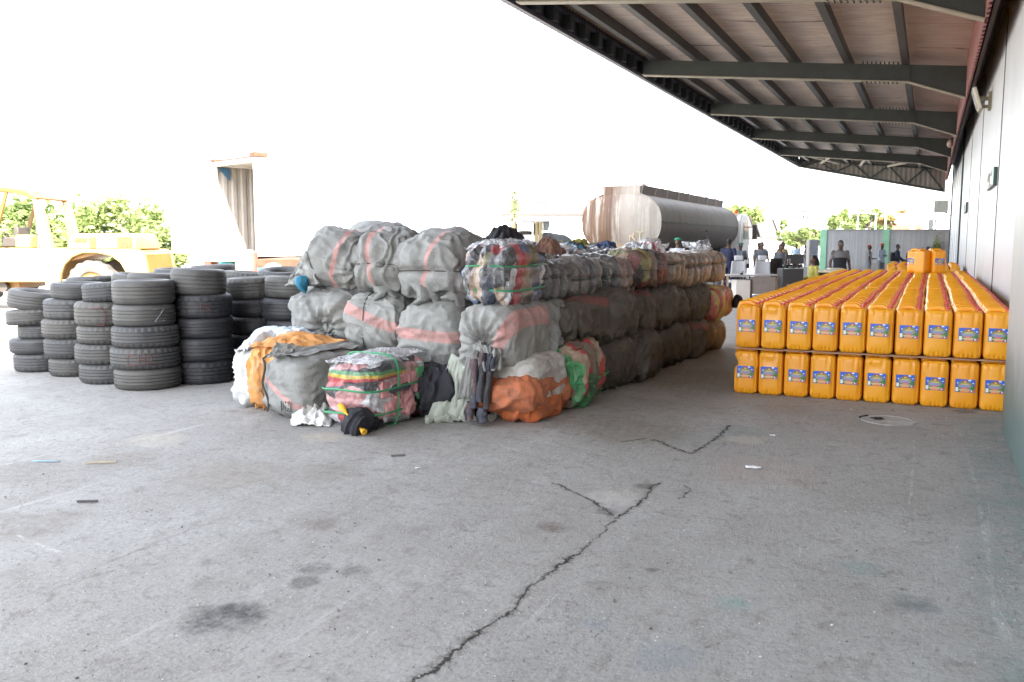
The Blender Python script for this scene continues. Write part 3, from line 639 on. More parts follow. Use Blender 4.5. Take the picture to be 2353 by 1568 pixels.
# rows behind: only their upper tyres show above the front ones
back = [((-10.2, 8.35), 5, 1.18, 'stack behind the second one, below the loader'), ((-9.25, 8.25), 5, 1.23, 'stack behind the third one'), ((-8.55, 7.95), 5, 1.26, 'stack half hidden behind the nearest one'),
        ((-9.6, 9.25), 5, 1.27, 'middle row stack below the loader wheel'), ((-10.6, 11.0), 6, 1.27, 'far stack alone against the bright yard'), ((-8.3, 9.25), 5, 1.24, 'stack behind the wide one'),
        ((-7.75, 9.35), 5, 1.28, 'stack with tilted tyres left of the bales'), ((-8.15, 10.35), 5, 1.28, 'rear stack under the rusty trailer edge'), ((-7.05, 8.65), 5, 1.22, 'stack pressed against the upper grey bales'), ((-8.9, 10.9), 5, 1.24, 'rear stack in the middle of the yard side')]
for (x, y), n, H, wname in back:
    ws = [rt.uniform(.21, .26) for _ in range(n)]; k = H/sum(ws)/.985; stack(0, 0, 0, [(w_*k, rt.uniform(.33, .365), rt.uniform(-.03, .03)) for w_ in ws], wname, base=(x, y, 0), dark=True, tilts={n-1: (rt.uniform(-.07, .07), rt.uniform(-.12, .05))})
# ================================================================== bales of used clothing
def sack_mat(name, a, b_, stripe=(.52, .255, .235), hw=.045, second=None, dirt=(.085, .076, .063)):
    m = NT(name); o = m.obj(); n = m.noise(o, 2.6, 5, .65); n2 = m.noise(o, 9, 5, .7); r = m.rand()
    c = m.ramp(n, [(.28, a), (.72, b_)]); c = m.mix(m.math('MULTIPLY', r, .30), c, (.16, .152, .14) if name != 'shaded_dusty_brown_sack' else (.05, .045, .04))
    sat = m.math('SUBTRACT', m.attr('stripe'), 10.)
    d = m.math('ABSOLUTE', m.math('ADD', sat, m.math('MULTIPLY', m.math('SUBTRACT', n2, .5), .012)))
    k = m.math('SUBTRACT', 1., m.step(d, hw-.006, hw+.004)); c = m.mix(m.math('MULTIPLY', k, m.ramp(n2, [(.3, .50), (.6, .85)])), c, stripe)
    if second: c = m.mix(m.math('MULTIPLY', m.step(sat, .003, -.003), m.step(sat, -5., -4.9)), c, second)
    c = m.mix(m.ramp(m.noise(o, 4.2, 6, .7, .4), [(.52, 0.), (.72, .75)]), c, dirt); c = m.mix(m.ramp(m.noise(o, 40, 3, .7), [(.62, 0.), (.72, .5)]), c, dirt)
    x, y, z = m.xyz(o)
    wv = m.n('ShaderNodeTexWave', wave_type='BANDS', bands_direction='Z'); m.l(m.mapv(o, (1, 1, 1)), wv.inputs['Vector']); wv.inputs['Scale'].default_value = 55; wv.inputs['Distortion'].default_value = 1.2
    wv2 = m.n('ShaderNodeTexWave', wave_type='BANDS', bands_direction='X'); m.l(m.mapv(o, (1, 1, 1)), wv2.inputs['Vector']); wv2.inputs['Scale'].default_value = 55; wv2.inputs['Distortion'].default_value = 1.2
    cr = m.math('ABSOLUTE', m.math('SUBTRACT', m.noise(m.mapv(o, (1.4, 1.4, .6), rot=(.3, .5, .2)), 6.5, 4, .6, .8), .5))
    c1 = m.math('ABSOLUTE', m.math('SUBTRACT', m.noise(m.mapv(o, (1.5, 1.5, .42), rot=(.15, .2, .1)), 9, 3, .55, 1.1), .5)); c2 = m.math('ABSOLUTE', m.math('SUBTRACT', m.noise(m.mapv(o, (.6, .6, 1.5), rot=(.5, -.3, .4)), 12, 3, .55, .8), .5))
    cr = m.math('ADD', cr, m.math('ADD', m.math('MULTIPLY', m.ramp(c1, [(0., 1.), (.10, 0.)]), .10), m.math('MULTIPLY', m.ramp(c2, [(0., 1.), (.06, 0.)]), .03)))
    h = m.math('ADD', m.math('MULTIPLY', m.math('ADD', wv.outputs['Fac'], wv2.outputs['Fac']), .05), m.math('ADD', m.math('MULTIPLY', n2, .5), m.math('MULTIPLY', cr, 1.3)))
    m.bump(h, .5, .02); m.p.inputs['Sheen Weight'].default_value = .05
    return m.set(color=c, rough=.62, spec=.35)
M_SACK = sack_mat('grey_woven_sack', (.195, .20, .192), (.315, .318, .306), hw=.028)
M_SACKW = sack_mat('wide_stripe_sack', (.225, .23, .222), (.345, .348, .334), hw=.055)
M_SACKB = sack_mat('shaded_dusty_brown_sack', (.055, .046, .036), (.115, .098, .078), stripe=(.19, .06, .05), dirt=(.035, .027, .02))  # dirtier brown sacking, darkened further to carry the warehouse side's shade
M_SACKO = sack_mat('white_sack_with_orange_foot', (.42, .40, .37), (.55, .53, .50), hw=-1, second=(.50, .125, .035))
M_ORANGE = sack_mat('orange_woven_sack', (.42, .10, .028), (.56, .15, .045), hw=-1)
M_WA = sack_mat('white_and_amber_sack', (.58, .59, .59), (.72, .73, .73), hw=-1, second=(.66, .31, .10), dirt=(.42, .36, .28))
M_AMBER = sack_mat('amber_woven_sack', (.62, .28, .085), (.74, .37, .13), hw=-1, dirt=(.40, .2, .08))
M_WHITE = sack_mat('white_thin_sack', (.60, .61, .61), (.76, .77, .77), hw=-1, dirt=(.42, .42, .40))
M_PALEG = sack_mat('pale_green_sack', (.33, .36, .31), (.46, .49, .43), hw=-1, dirt=(.17, .18, .14))
M_BLACK = plain('black_cloth', (.018, .018, .024), .8, 0, .4, 6, .6)
def cloth_mat(name, pal, scale=(4, 4, 9), film=.35, axis=None, size=1, count=8, bands=None):
    m = NT(name); o = m.obj(); x, y, z = m.xyz(o)
    wob = m.vm('ADD', o, m.vm('MULTIPLY', m.vm('SUBTRACT', m.noise(o, 5, 3, .6, 0, True), (.5, .5, .5)), (.10, .10, .06)))
    v = m.n('ShaderNodeTexVoronoi'); m.l(m.mapv(wob, scale), v.inputs['Vector']); v.inputs['Scale'].default_value = 1.0
    sx, sy, sz_ = m.xyz(v.outputs['Color'])
    key = sx
    if axis is not None:
        t = m.math('FLOOR', m.math('ADD', m.math('MULTIPLY', (x, y, z)[axis], count/size), count/2+.001)); wn = m.n('ShaderNodeTexWhiteNoise', noise_dimensions='1D'); m.l(m.math('ADD', t, m.math('MULTIPLY', m.rand(), 57.)), wn.inputs['W'])
        key = m.math('FRACT', m.math('ADD', wn.outputs['Value'], m.math('MULTIPLY', sx, .22)))
    st = [(i/len(pal), c) for i, c in enumerate(pal)]; c = m.ramp(key, st, 'CONSTANT')
    if bands:
        bz = m.math('ADD', z, m.math('MULTIPLY', m.math('SUBTRACT', m.noise(o, 4, 2), .5), .05)); k = m.math('MULTIPLY', m.step(bz, bands[0][0]-.005, bands[0][0]+.005), m.step(bz, bands[-1][0]+.005, bands[-1][0]-.005))
        k = m.math('MULTIPLY', k, m.math('SUBTRACT', 1., m.math('MULTIPLY', m.step(y, .0, .1), .8))); lo, hi = bands[0][0], bands[-1][0]
        bc = m.ramp(m.math('DIVIDE', m.math('SUBTRACT', bz, lo), hi-lo), [((p-lo)/(hi-lo), q) for p, q in bands[:-1]], 'CONSTANT'); c = m.mix(k, c, bc)
    n = m.noise(o, 8, 5, .65); c = m.mix(m.ramp(n, [(.35, .35), (.65, 0.)]), c, (.05, .045, .04))
    cr = m.math('ABSOLUTE', m.math('SUBTRACT', m.noise(o, 11, 5, .7, 1.2), .5)); fk = m.ramp(cr, [(0., 1.), (.055, 0.)])
    c = m.mix(m.math('MULTIPLY', fk, film*.45), c, (.55, .56, .58)); c = m.mix(film*.16, c, (.36, .35, .34))
    m.bump(m.math('ADD', m.math('MULTIPLY', cr, 1.7), m.math('ADD', m.math('MULTIPLY', n, .6), m.math('MULTIPLY', v.outputs['Distance'], .9))), .8, .03)
    return m.set(color=c, rough=.42, coat=min(1, film*1.6), coatr=.16)
WHT, PNK, RED, GRN, YEL, BLK, GRY, TAN, BLU, OLV, NAVY, BRN = (.70, .70, .72), (.62, .30, .30), (.50, .035, .05), (.05, .28, .09), (.62, .45, .04), (.02, .02, .026), (.20, .20, .22), (.42, .30, .21), (.10, .17, .34), (.20, .19, .06), (.03, .045, .09), (.19, .13, .09)
M_CL_F3 = cloth_mat('rainbow_cloth_bundle', [WHT, PNK, BLK, RED, WHT, GRY, BLK, PNK, WHT, NAVY], (3.5, 3.5, 8), .30, bands=[(.435, RED), (.46, YEL), (.49, GRN), (.52, WHT)])
M_CL_A4 = cloth_mat('dark_cloth_bundle', [BLK, GRY, TAN, BLK, NAVY, OLV, WHT, GRY, BLK, RED, BLU], (9, 7, 2.2), .42)
M_CL_GRN = cloth_mat('green_striped_bundle', [BRN, GRN, (.28, .2, .14), GRN, RED, TAN, (.03, .12, .04)], (3, 7, 3), .12)
def lob_mat(name, pal, L, n, film=.3): return cloth_mat(name, pal, (7, 7, 3), film, 1, L, n)
G1, G2, G3, G4 = (.13, .126, .126), (.175, .15, .13), (.22, .17, .13), (.09, .088, .092)
def bale_me(name, mat, s, seed=0, n=40, p=4.5, wr=.02, fold=(6, 6, 1.6), lobes=None, cinch=(), gathers=(), stripe=None, lump=.05, rest=True):
    sx, sy, sz = (q/2 for q in s); vs, fs, at, idx = [], [], [], {}
    sd = Vector((seed*3.17+.3, seed*1.31+5.1, seed*2.7))
    def vert(i, j, k):
        key = (i, j, k)
        if key in idx: return idx[key]
        q = Vector((2*i/n-1, 2*j/n-1, 2*k/n-1)); q = Vector((sin(q.x*pi/4)/sin(pi/4), sin(q.y*pi/4)/sin(pi/4), sin(q.z*pi/4)/sin(pi/4)))
        L = (abs(q.x)**p+abs(q.y)**p+abs(q.z)**p)**(-1/p); u = q*L
        P = Vector((u.x*sx, u.y*sy, u.z*sz))
        N = Vector((abs(u.x)**(p-1)*(1 if u.x > 0 else -1)/sx, abs(u.y)**(p-1)*(1 if u.y > 0 else -1)/sy, abs(u.z)**(p-1)*(1 if u.z > 0 else -1)/sz)).normalized()
        a = stripe[0]*P.x+stripe[1]*P.y+stripe[2]*P.z-stripe[3] if stripe else 9.
        if stripe and len(stripe) > 4: a += stripe[4]*P.x*P.x*0+stripe[4]*sin(3*P.x+2*P.y)
        d = lump*noise.noise(P*2.2+sd) + lump*.35*noise.noise(P*4.5+sd)
        F = Vector((P.x*fold[0], P.y*fold[1], P.z*fold[2])); F += Vector((noise.noise(P*3+sd), noise.noise(P*3+sd*2), 0))*.75
        lowf = (.75+.5*max(0, -P.z/sz))*(1-.65*max(0, N.z))
        t = noise.noise(F+sd); d += wr*lowf*(2.1*(1-min(1, abs(t)*2.1))**2-.7); t = noise.noise(F*2.1+sd*1.7); d += wr*.6*(1.9*(1-min(1, abs(t)*2.2))**2-.6)
        G = Vector((P.x*3+P.z*4, P.y*4-P.z*3, P.z*5+P.x*2))*1.5; t = noise.noise(G+sd); d += wr*.22*(1-.7*max(0, N.z))*(1.8*(1-min(1, abs(t)*2.6))**3-.4)
        if lobes:
            ax, ct, am = lobes; hl = (sx, sy, sz)[ax]; tt = (P[ax]+hl)/(2*hl)*ct+.25*noise.noise(P*3+sd); d += am*(abs(sin(pi*tt))**.7-.6)*(1-abs(N[ax])**2)
        for ax, pos, dp, wd in cinch: d -= dp*math.exp(-((P[ax]-pos)/wd)**2)*(1-N[ax]**2)
        for (gx, gz, nf, am, rd, dip) in gathers:
            fr = max(0, -N.y)
            if fr > .2:
                dx, dz = P.x-gx, P.z-gz; r = hypot(dx, dz); an = atan2(dz, dx)
                d += fr*am*math.exp(-r/rd)*min(1, r/.04)*(1-2*abs(sin(nf*an/2+2*noise.noise(Vector((an, r*3, seed)))))) - fr*dip*math.exp(-(r/.10)**2)
        P = P+N*d
        if rest and P.z < -sz+.012: P.z = -sz+.012*(0 if P.z < -sz else (P.z+sz)/.012)
        vs.append(P+Vector((0, 0, sz))); at.append(a); idx[key] = len(vs)-1; return idx[key]
    for ax in range(3):
        for e in (0, n):
            for i in range(n):
                for j in range(n):
                    c = []
                    for di, dj in ((0, 0), (1, 0), (1, 1), (0, 1)):
                        t = [0, 0, 0]; t[ax] = e; t[(ax+1) % 3] = i+di; t[(ax+2) % 3] = j+dj; c.append(vert(*t))
                    fs.append(c if e else c[::-1])
    me = bpy.data.meshes.new(name); me.from_pydata(vs, [], fs); me.materials.append(mat)
    A = me.attributes.new('stripe', 'FLOAT', 'POINT'); A.data.foreach_set('value', [q+10 for q in at])
    me.polygons.foreach_set('use_smooth', [True]*len(me.polygons)); me.update(); return me
M_STRAP = plain('green_strap', (.04, .30, .13), .35); M_DSTRAP = plain('dark_strap', (.035, .075, .06), .5); M_ROPE = plain('dark_twine', (.06, .055, .05), .9)
def strap(parent, s, ax, pos, mat, w_=.012, grow=.012, p=4.5, name='strap'):
    h = [q/2 for q in s]; a1, a2 = [i for i in range(3) if i != ax]; sc = (max(.02, 1-abs((pos)/h[ax])**p))**(1/p); pts = []
    for k in range(40):
        t = 2*pi*k/40; c, q = cos(t), sin(t); r = (abs(c)**p+abs(q)**p)**(-1/p); v = [0, 0, 0]
        v[ax] = pos+.006*sin(t*3); v[a1] = c*r*h[a1]*sc+grow*(1 if c > 0 else -1)*min(1, abs(c)*3); v[a2] = q*r*h[a2]*sc+grow*(1 if q > 0 else -1)*min(1, abs(q)*3); v[2] += h[2]; v[2] = max(v[2], .004); pts.append(v)
    b = MB(); b.tube(pts, w_/2, 6, closed=True); return b.build(name, mat, parent)
def tuft(parent, base, top, r, mat, name='knot', seed=1):
    """gathered neck of a tied sack"""
    b = MB(); base, top = Vector(base), Vector(top); n, m_ = 44, 14; ax = (top-base); L = ax.length; q = ax.to_track_quat('Z', 'Y').to_matrix(); vs, fs = [], []
    for j in range(m_+1):
        t = j/m_; rr = r*(1.0-.75*math.exp(-((t-.42)/.16)**2))*(.8+.35*t)
        for k in range(n):
            a = 2*pi*k/n; w_ = rr*(1+.28*sin(5*a+seed)+.16*sin(11*a+2*seed+t*2)); vs.append(base+q@Vector((w_*cos(a), w_*sin(a), t*L+.25*r*sin(3*a+seed)*t)))
    for j in range(m_):
        for k in range(n): fs.append((j*n+k, j*n+(k+1) % n, (j+1)*n+(k+1) % n, (j+1)*n+k))
    fs.append(tuple(range(m_*n, (m_+1)*n)))
    b.add(vs, fs); return b.build(name, mat, parent, soft=True)
def sheetmesh(P, nu, nv, amp, seed, fold=(7, 2), dome=0):
    """draped cloth over four corners (bilinear) with folds along v"""
    p00, p10, p11, p01 = (Vector(q) for q in P); b = MB(); vs, fs = [], []; N = (p10-p00).cross(p01-p00).normalized()
    for j in range(nv+1):
        for i in range(nu+1):
            u, v = i/nu, j/nv; q = (p00*(1-u)+p10*u)*(1-v)+(p01*(1-u)+p11*u)*v
            e = noise.noise(Vector((u*fold[0], v*fold[1], seed))); e2 = noise.noise(Vector((u*fold[0]*2.4, v*fold[1]*2.2, seed+4)))
            q = q+N*(amp*(1-2.4*abs(e))+amp*.5*e2)+Vector((0, 0, .03*noise.noise(Vector((u*6, 3, seed)))*v)); q.z += dome*(1-max(abs(2*u-1), abs(2*v-1))**2*1.9+.25*noise.noise(Vector((u*4, v*4, seed+9)))); q.z = max(q.z, .006); vs.append(q)
    for j in range(nv):
        for i in range(nu): a = j*(nu+1)+i; fs.append((a, a+1, a+nu+2, a+nu+1))
    return b.add(vs, fs)
def cloth(P, name, mat, label=None, cat=None, parent=None, nu=30, nv=30, amp=.03, seed=1, fold=(7, 2), group=None, dome=0):
    o = sheetmesh(P, nu, nv, amp, seed, fold, dome).build(name, mat, parent, soft=True); so_ = o.modifiers.new('s', 'SOLIDIFY'); so_.thickness = .006
    if label: tag(o, label, cat, group)
    return o
def film_mat():
    m = NT('crumpled_clear_film'); o = m.obj(); n = m.noise(o, 5, 4, .6); cr = m.math('ABSOLUTE', m.math('SUBTRACT', m.noise(o, 5, 4, .6, 1.2), .5))
    m.bump(m.math('ADD', m.math('MULTIPLY', cr, 1.5), n), .6, .03); return m.set(color=(.74, .75, .78), rough=.14, alpha=m.ramp(cr, [(0., .75), (.07, .22), (.25, .34)]))
FILM_M = film_mat()
GB = 'bales of used clothing stacked on the apron'
def bale(name, label, mat, x, y, z, s, rz=0, seed=0, tilt=0, **kw):
    o = bpy.data.objects.new(name, bale_me(name, mat, s, seed, **kw)); COL.objects.link(o); o.location = (x, y, z); o.rotation_euler = (tilt, 0, rz); return tag(o, label, 'bale', GB)
def front(rect, Y):
    x0, y0, x1, y1 = rect; a = ony(x0, (y0+y1)/2, Y); c = ony(x1, (y0+y1)/2, Y); zb = ony((x0+x1)/2, y1, Y).z; zt = ony((x0+x1)/2, y0, Y).z
    return (a.x+c.x)/2, c.x-a.x, zb, zt
def side(rect, X):
    x0, y0, x1, y1 = rect; a = onx(x0, (y0+y1)/2, X); c = onx(x1, (y0+y1)/2, X); zb = onx((x0+x1)/2, y1, X).z; zt = onx((x0+x1)/2, y0, X).z
    return (a.y+c.y)/2, c.y-a.y, zb, zt
def fbale(name, label, mat, rect, Y, depth, grow=1.06, **kw):
    cx, w_, zb, zt = front(rect, Y); zb = max(0, zb); s = (w_*grow, depth, (zt-zb)*1.04); return bale(name, label, mat, cx, Y+depth/2, zb-.01 if zb > .05 else 0, s, **kw), s
def sbale(name, label, mat, rect, X, wid, grow=1.04, floor=False, **kw):
    cy, d, zb, zt = side(rect, X); zb = 0 if floor else max(0, zb); s = (wid, d*grow, (zt-zb)*1.04); return bale(name, label, mat, X-wid/2, cy, zb, s, **kw), s
# ---- top course, facing the yard
A1, s = fbale('clothing_bale', 'sagging grey sack bale with faded pink stripe, left end of the top course', M_SACK, (684, 532, 806, 672), 7.55, 1.0, grow=1.12, seed=1, rz=.10, wr=.030, fold=(4.2, 3.5, .6), p=3.1, stripe=(1, .1, -.22, .02), gathers=[(.28, -.1, 9, .05, .16, .05)], lump=.08)

A2, s = fbale('clothing_bale', 'rounded grey sack bale with thin pink stripe, second in the top course', M_SACK, (800, 532, 905, 674), 7.5, 1.0, grow=1.12, seed=2, rz=.02, wr=.026, fold=(4.2, 3.5, .6), p=3.1, stripe=(1, 0, .12, -.03), cinch=[(2, -.02, .02, .04)], lump=.07)
strap(A2, s, 2, -.02, M_ROPE, .012, .0, 3.4, 'twine')
A3, s = fbale('clothing_bale', 'plump grey sack bale tied round its middle, third in the top course', M_SACK, (888, 541, 1050, 692), 7.42, 1.0, grow=1.10, seed=3, wr=.022, fold=(4.5, 4, .6), p=2.8, stripe=(1, 0, -.28, .04), cinch=[(2, -.03, .045, .035)], lump=.06)
strap(A3, s, 2, -.03, M_ROPE, .014, -.02, 3.0, 'twine'); tuft(A3, (-s[0]/2+.03, -s[1]/2+.16, s[2]*.47), (-s[0]/2-.13, -s[1]/2+.08, s[2]*.56), .05, M_SACK, 'knot', 2)
A4, s = fbale('film_bale', 'clear plastic bale of dark clothes with two green straps, on the tied sack', M_CL_A4, (1056, 566, 1170, 704), 7.12, .95, grow=1.08, seed=4, wr=.016, fold=(8, 8, 2), lobes=(0, 3, .05), cinch=[(2, .09, .022, .03), (2, -.13, .022, .03)], lump=.05, p=4.2)
strap(A4, s, 2, .09, M_STRAP, .017, -.006); strap(A4, s, 2, -.13, M_STRAP, .017, -.006)
cloth([(-3.93, 7.28, 1.60), (-3.50, 7.26, 1.61), (-3.40, 7.70, 1.65), (-3.90, 7.8, 1.64)], 'plastic_film', FILM_M, 'crumpled clear film lying on top of the dark film bale', 'plastic film', amp=.022, fold=(6, 6), seed=3, dome=.03)
cloth([(-3.85, 7.5, 1.70), (-3.62, 7.45, 1.66), (-3.55, 7.8, 1.70), (-3.8, 7.9, 1.74)], 'black_garment', M_BLACK, 'black garment crumpled on the plastic film', 'garment', amp=.04, fold=(4, 4), seed=8, dome=.07)
cloth([(-3.45, 7.75, 1.60), (-3.24, 7.72, 1.55), (-3.2, 8.0, 1.57), (-3.42, 8.05, 1.62)], 'brown_garment', plain('brown_cloth', (.16, .085, .06), .8, 0, .3, 6, .5), 'rust brown garment lying on the film bale edge', 'garment', amp=.04, fold=(4, 4), seed=12, dome=.07)
bale('clothing_bale', 'mound of grey sack rising behind the left top bales', M_SACK, ony(872, 560, 8.9).x, 8.9, 1.10, (.95, 1.0, .80), .2, 17, wr=.012, p=2.5, lump=.08)
bale('clothing_bale', 'low grey sack mound peaking behind the plump top bale', M_SACK, ony(1030, 560, 8.7).x, 8.7, 1.10, (1.0, .9, .70), .1, 18, wr=.012, p=2.3, lump=.09)
# ---- middle course, facing the yard
B1, s = fbale('clothing_bale', 'grey sack bale with deep radial folds round a torn knot, left of the middle course', M_SACK, (640, 666, 800, 812), 7.5, 1.0, grow=1.14, seed=5, rz=.22, wr=.022, fold=(4, 4, 3), p=2.9, stripe=(-.5, 0, 1, -.32), gathers=[(.02, -.06, 13, .075, .20, .10)], lump=.08)
tuft(B1, (.04, -s[1]/2+.10, s[2]*.40), (.03, -s[1]/2-.03, s[2]*.20), .075, M_SACK, 'knot', 5)
B2, s = fbale('clothing_bale', 'upright grey sack bale with slanting pink band and rolled neck', M_SACKW, (780, 676, 903, 822), 7.42, .8, grow=1.06, seed=6, rz=.05, wr=.018, fold=(4, 4, 4), p=3.3, stripe=(.36, 0, 1, .08), lump=.05, cinch=[(0, -.06, .012, .02)])
tuft(B2, (.06, -.1, s[2]-.05), (.12, -.22, s[2]+.06), .13, M_SACK, 'knot', 6); strap(B2, s, 0, -.06, M_ROPE, .010, -.004, 3.3, 'twine')
B3, s = fbale('clothing_bale', 'upright grey sack bale with level pink band and pleated top', M_SACKW, (900, 690, 1046, 852), 7.32, .8, grow=1.08, seed=7, wr=.016, fold=(3, 3, 6), p=3.2, stripe=(.06, 0, 1, .0), lump=.04)
tuft(B3, (-.05, -.12, s[2]-.06), (.0, -.22, s[2]+.06), .15, M_SACK, 'knot', 7); tuft(B3, (.2, -.05, s[2]-.06), (.26, -.15, s[2]+.04), .12, M_SACK, 'knot', 9)
B4, s = fbale('clothing_bale', 'big grey sack bale tied in a front knot, pink stripe down its corner', M_SACKW, (1044, 704, 1172, 862), 7.0, 1.02, grow=1.06, seed=8, rz=-.03, wr=.018, fold=(3, 3, 1.5), p=4.2, stripe=(.9, .0, -.42, .17, 0), gathers=[(.0, -.06, 17, .06, .22, .07)], lump=.04)
KB = B4.location.copy(); KS = s
tuft(B4, (-.01, -s[1]/2+.03, s[2]*.42), (-.02, -s[1]/2-.07, s[2]*.24), .06, M_SACK, 'knot', 8)
# hanging torn tail of the tied sack and what spills from it
def kp(dx, dy, z): return (KB.x+dx, KB.y-KS[1]/2+dy, z)
cloth([kp(-.13, -.03, .74), kp(.02, -.07, .72), kp(-.05, -.12, .26), kp(-.22, -.08, .22)], 'sack_tail', M_SACK, 'torn grey sack tail hanging from the tied bale', 'torn sack', amp=.035, fold=(5, 1.2), seed=21)
cloth([kp(.02, -.07, .74), kp(.20, -.02, .70), kp(.22, -.05, .52), kp(.06, -.10, .50)], 'sack_tail', M_SACK, 'short torn sack flap right of the knot', 'torn sack', amp=.035, fold=(5, 1.5), seed=25)
b = MB()
for i, (dx, zt, zb, r) in enumerate(((-.05, .60, .16, .038), (.03, .66, .22, .042), (.10, .52, .16, .036), (-.08, .20, .04, .05), (.05, .16, .03, .055))):
    b.tube([kp(dx+.015*sin(3*t+i), -.06-.02*t, zt+(zb-zt)*t) for t in [k/7 for k in range(8)]], [r*(.9+.14*sin(1.3*k+i)) for k in range(8)], 10)
o = b.build('spilled_clothes', cloth_mat('dark_spill', [BLK, (.05, .055, .08), BLK, (.03, .03, .05), BLK, (.11, .06, .07), (.09, .09, .1)], (9, 9, 1.2), .05)); tag(o, 'dark trousers and rags spilling down below the knot', 'clothes')
cloth([kp(.10, -.09, .66), kp(.19, -.08, .66), kp(.17, -.10, .52), kp(.09, -.11, .50)], 'dark_sleeve', plain('slate_cloth', (.035, .038, .05), .8, 0, .3, 8, .4), 'short slate sleeve poking from the sack flap', 'garment', amp=.02, fold=(3, 1), seed=31)
# ---- bottom course behind the loose bales
cx, w_, zb, zt = front((1105, 838, 1226, 974), 7.15); s = (w_, .95, .60)
L1 = bale('clothing_bale', 'pale sack bale with bright orange foot under the tied bale', M_SACKO, cx+.04, 7.10+.475, 0, s, seed=9, p=4.2, wr=.016, fold=(3, 3, 4), stripe=(0, .05, 1, -.08), lump=.03)
cloth([onz(978, 972)+Vector((0, 0, .01)), onz(1090, 968)+Vector((0, 0, .02)), Vector((-3.72, 7.08, .52)), Vector((-4.0, 7.15, .60))], 'torn_sack', M_PALEG, 'pale green torn sack slumping to the ground under the knot', 'torn sack', amp=.035, fold=(4, 2.5), seed=41)
b = MB(); rr = random.Random(4); pts = []
for k in range(26):
    t = k/25; q = onz(982+150*t, 972-4*t); pts.append(q+Vector((rr.uniform(-.02, .02), rr.uniform(-.03, .05), rr.uniform(.015, .05))))
b.tube(pts, [rr.uniform(.018, .045) for _ in pts], 8); o = b.build('frayed_edge', M_PALEG); tag(o, 'frayed pale hem of torn sack along the ground', 'torn sack')
b = MB(); pts = [onz(1000+115*k/14, 962)+Vector((rr.uniform(-.03, .03), rr.uniform(-.02, .06), rr.uniform(.03, .07))) for k in range(15)]; b.tube(pts, [rr.uniform(.025, .05) for _ in pts], 8)
o = b.build('black_rags', M_BLACK); tag(o, 'black rags lying along the frayed sack hem', 'rags')
for nm, rect, Y, lab, mt, sd_ in (('clothing_bale', (655, 800, 800, 905), 7.75, 'dark grey sack bale at the foot of the left column', M_SACK, 51), ('clothing_bale', (790, 812, 905, 900), 7.6, 'grey sack bale under the slanting banded one', M_SACK, 52), ('clothing_bale', (890, 838, 1050, 935), 7.45, 'dull grey sack bale behind the rainbow cloth bundle', M_SACK, 53)):
    cx, w_, zb, zt = front(rect, Y); bale(nm, lab, mt, cx, Y+.45, 0, (w_*1.1, .9, zt+.03), seed=sd_, wr=.02, p=3.6)
# ---- loose bales on the ground in front
F1, s = fbale('clothing_bale', 'loose bale half white film half amber sack, leftmost on the ground', M_WA, (519, 806, 632, 946), 6.60, 1.15, grow=1.0, seed=61, rz=-.12, wr=.03, fold=(9, 5, 1.2), p=3.4, lump=.05, stripe=(-1, -.12, .04, .06))
cloth([(-6.24, 6.72, .60), (-6.0, 6.66, .64), (-5.95, 7.35, .66), (-6.22, 7.40, .62)], 'white_cover', M_WHITE, 'white film spread along the top of the amber sack', 'plastic film', amp=.035, fold=(4, 5), seed=66, dome=.07)
cloth([(-6.0, 6.66, .655), (-5.62, 6.85, .60), (-5.35, 7.35, .66), (-5.95, 7.35, .69)], 'amber_cover', M_AMBER, 'amber sacking spread over the top of the half white bale', 'sacking', amp=.035, fold=(4, 5), seed=67, dome=.05)
bb = bale('clothing_bale', 'white bale with pale blue print behind the amber sack', plain('white_blue_film', (.56, .64, .72), .35, 0, .25, 5, .6), -6.05, 7.25, .35, (.62, .5, .40), .2, 67, wr=.03, p=3)
F2, s = fbale('clothing_bale', 'loose grey sack bale with slanting pink stripe and twine seam, on the ground', M_SACK, (596, 822, 716, 962), 6.38, .95, grow=1.05, seed=71, rz=-.16, wr=.013, fold=(3, 3, 5), p=4.2, stripe=(.50, .12, 1, -.10), lump=.03, cinch=[(0, -.19, .014, .02)])
b = MB(); pts = [(-.19+.03*sin(9*t)-.05*t*t+.02, -s[1]/2-.012+.03*abs(t-.5)**2, .06+(s[2]-.1)*t) for t in [k/24 for k in range(25)]]; pts += [(-.17+.015*k, -s[1]/2+.03+.06*k, s[2]-.005) for k in range(6)]
b.tube(pts, .011, 6); b.build('twine', M_ROPE, F2)
o = cloth([(-.12, -s[1]/2-.01, s[2]-.04), (-.0, -s[1]/2+.0, s[2]-.02), (.03, -s[1]/2+.30, s[2]+.05), (-.16, -s[1]/2+.14, s[2]+.09)], 'sack_flap', M_SACK, parent=F2, amp=.03, fold=(3, 3), seed=72)
o = cloth([(-.10, -s[1]/2+.02, s[2]+.0), (.19, -s[1]/2+.08, s[2]+.0), (.19, .42, s[2]+.02), (-.10, .42, s[2]+.03)], 'sack_fold', M_SACK, parent=F2, amp=.02, fold=(3, 3), seed=73)
b = MB(); q = .035
for i, st in enumerate(([(0, 0), (0, 1.8), (.8, 1.4), (.9, .5), (0, 0)], [(1.5, 1.8), (1.3, 0)], [(2, 1.6), (2.8, 1.8), (2.7, 1), (2.1, 0), (2.9, .1)], [(3.4, 1.7), (3.3, .1), (4, .1)])): b.tube([(.05+u*q*1.1, -s[1]/2-.022, .09+v*q*1.5) for u, v in st], .004, 5)
b.build('scrawl', plain('black_marker', (.03, .025, .025), .8), F2)
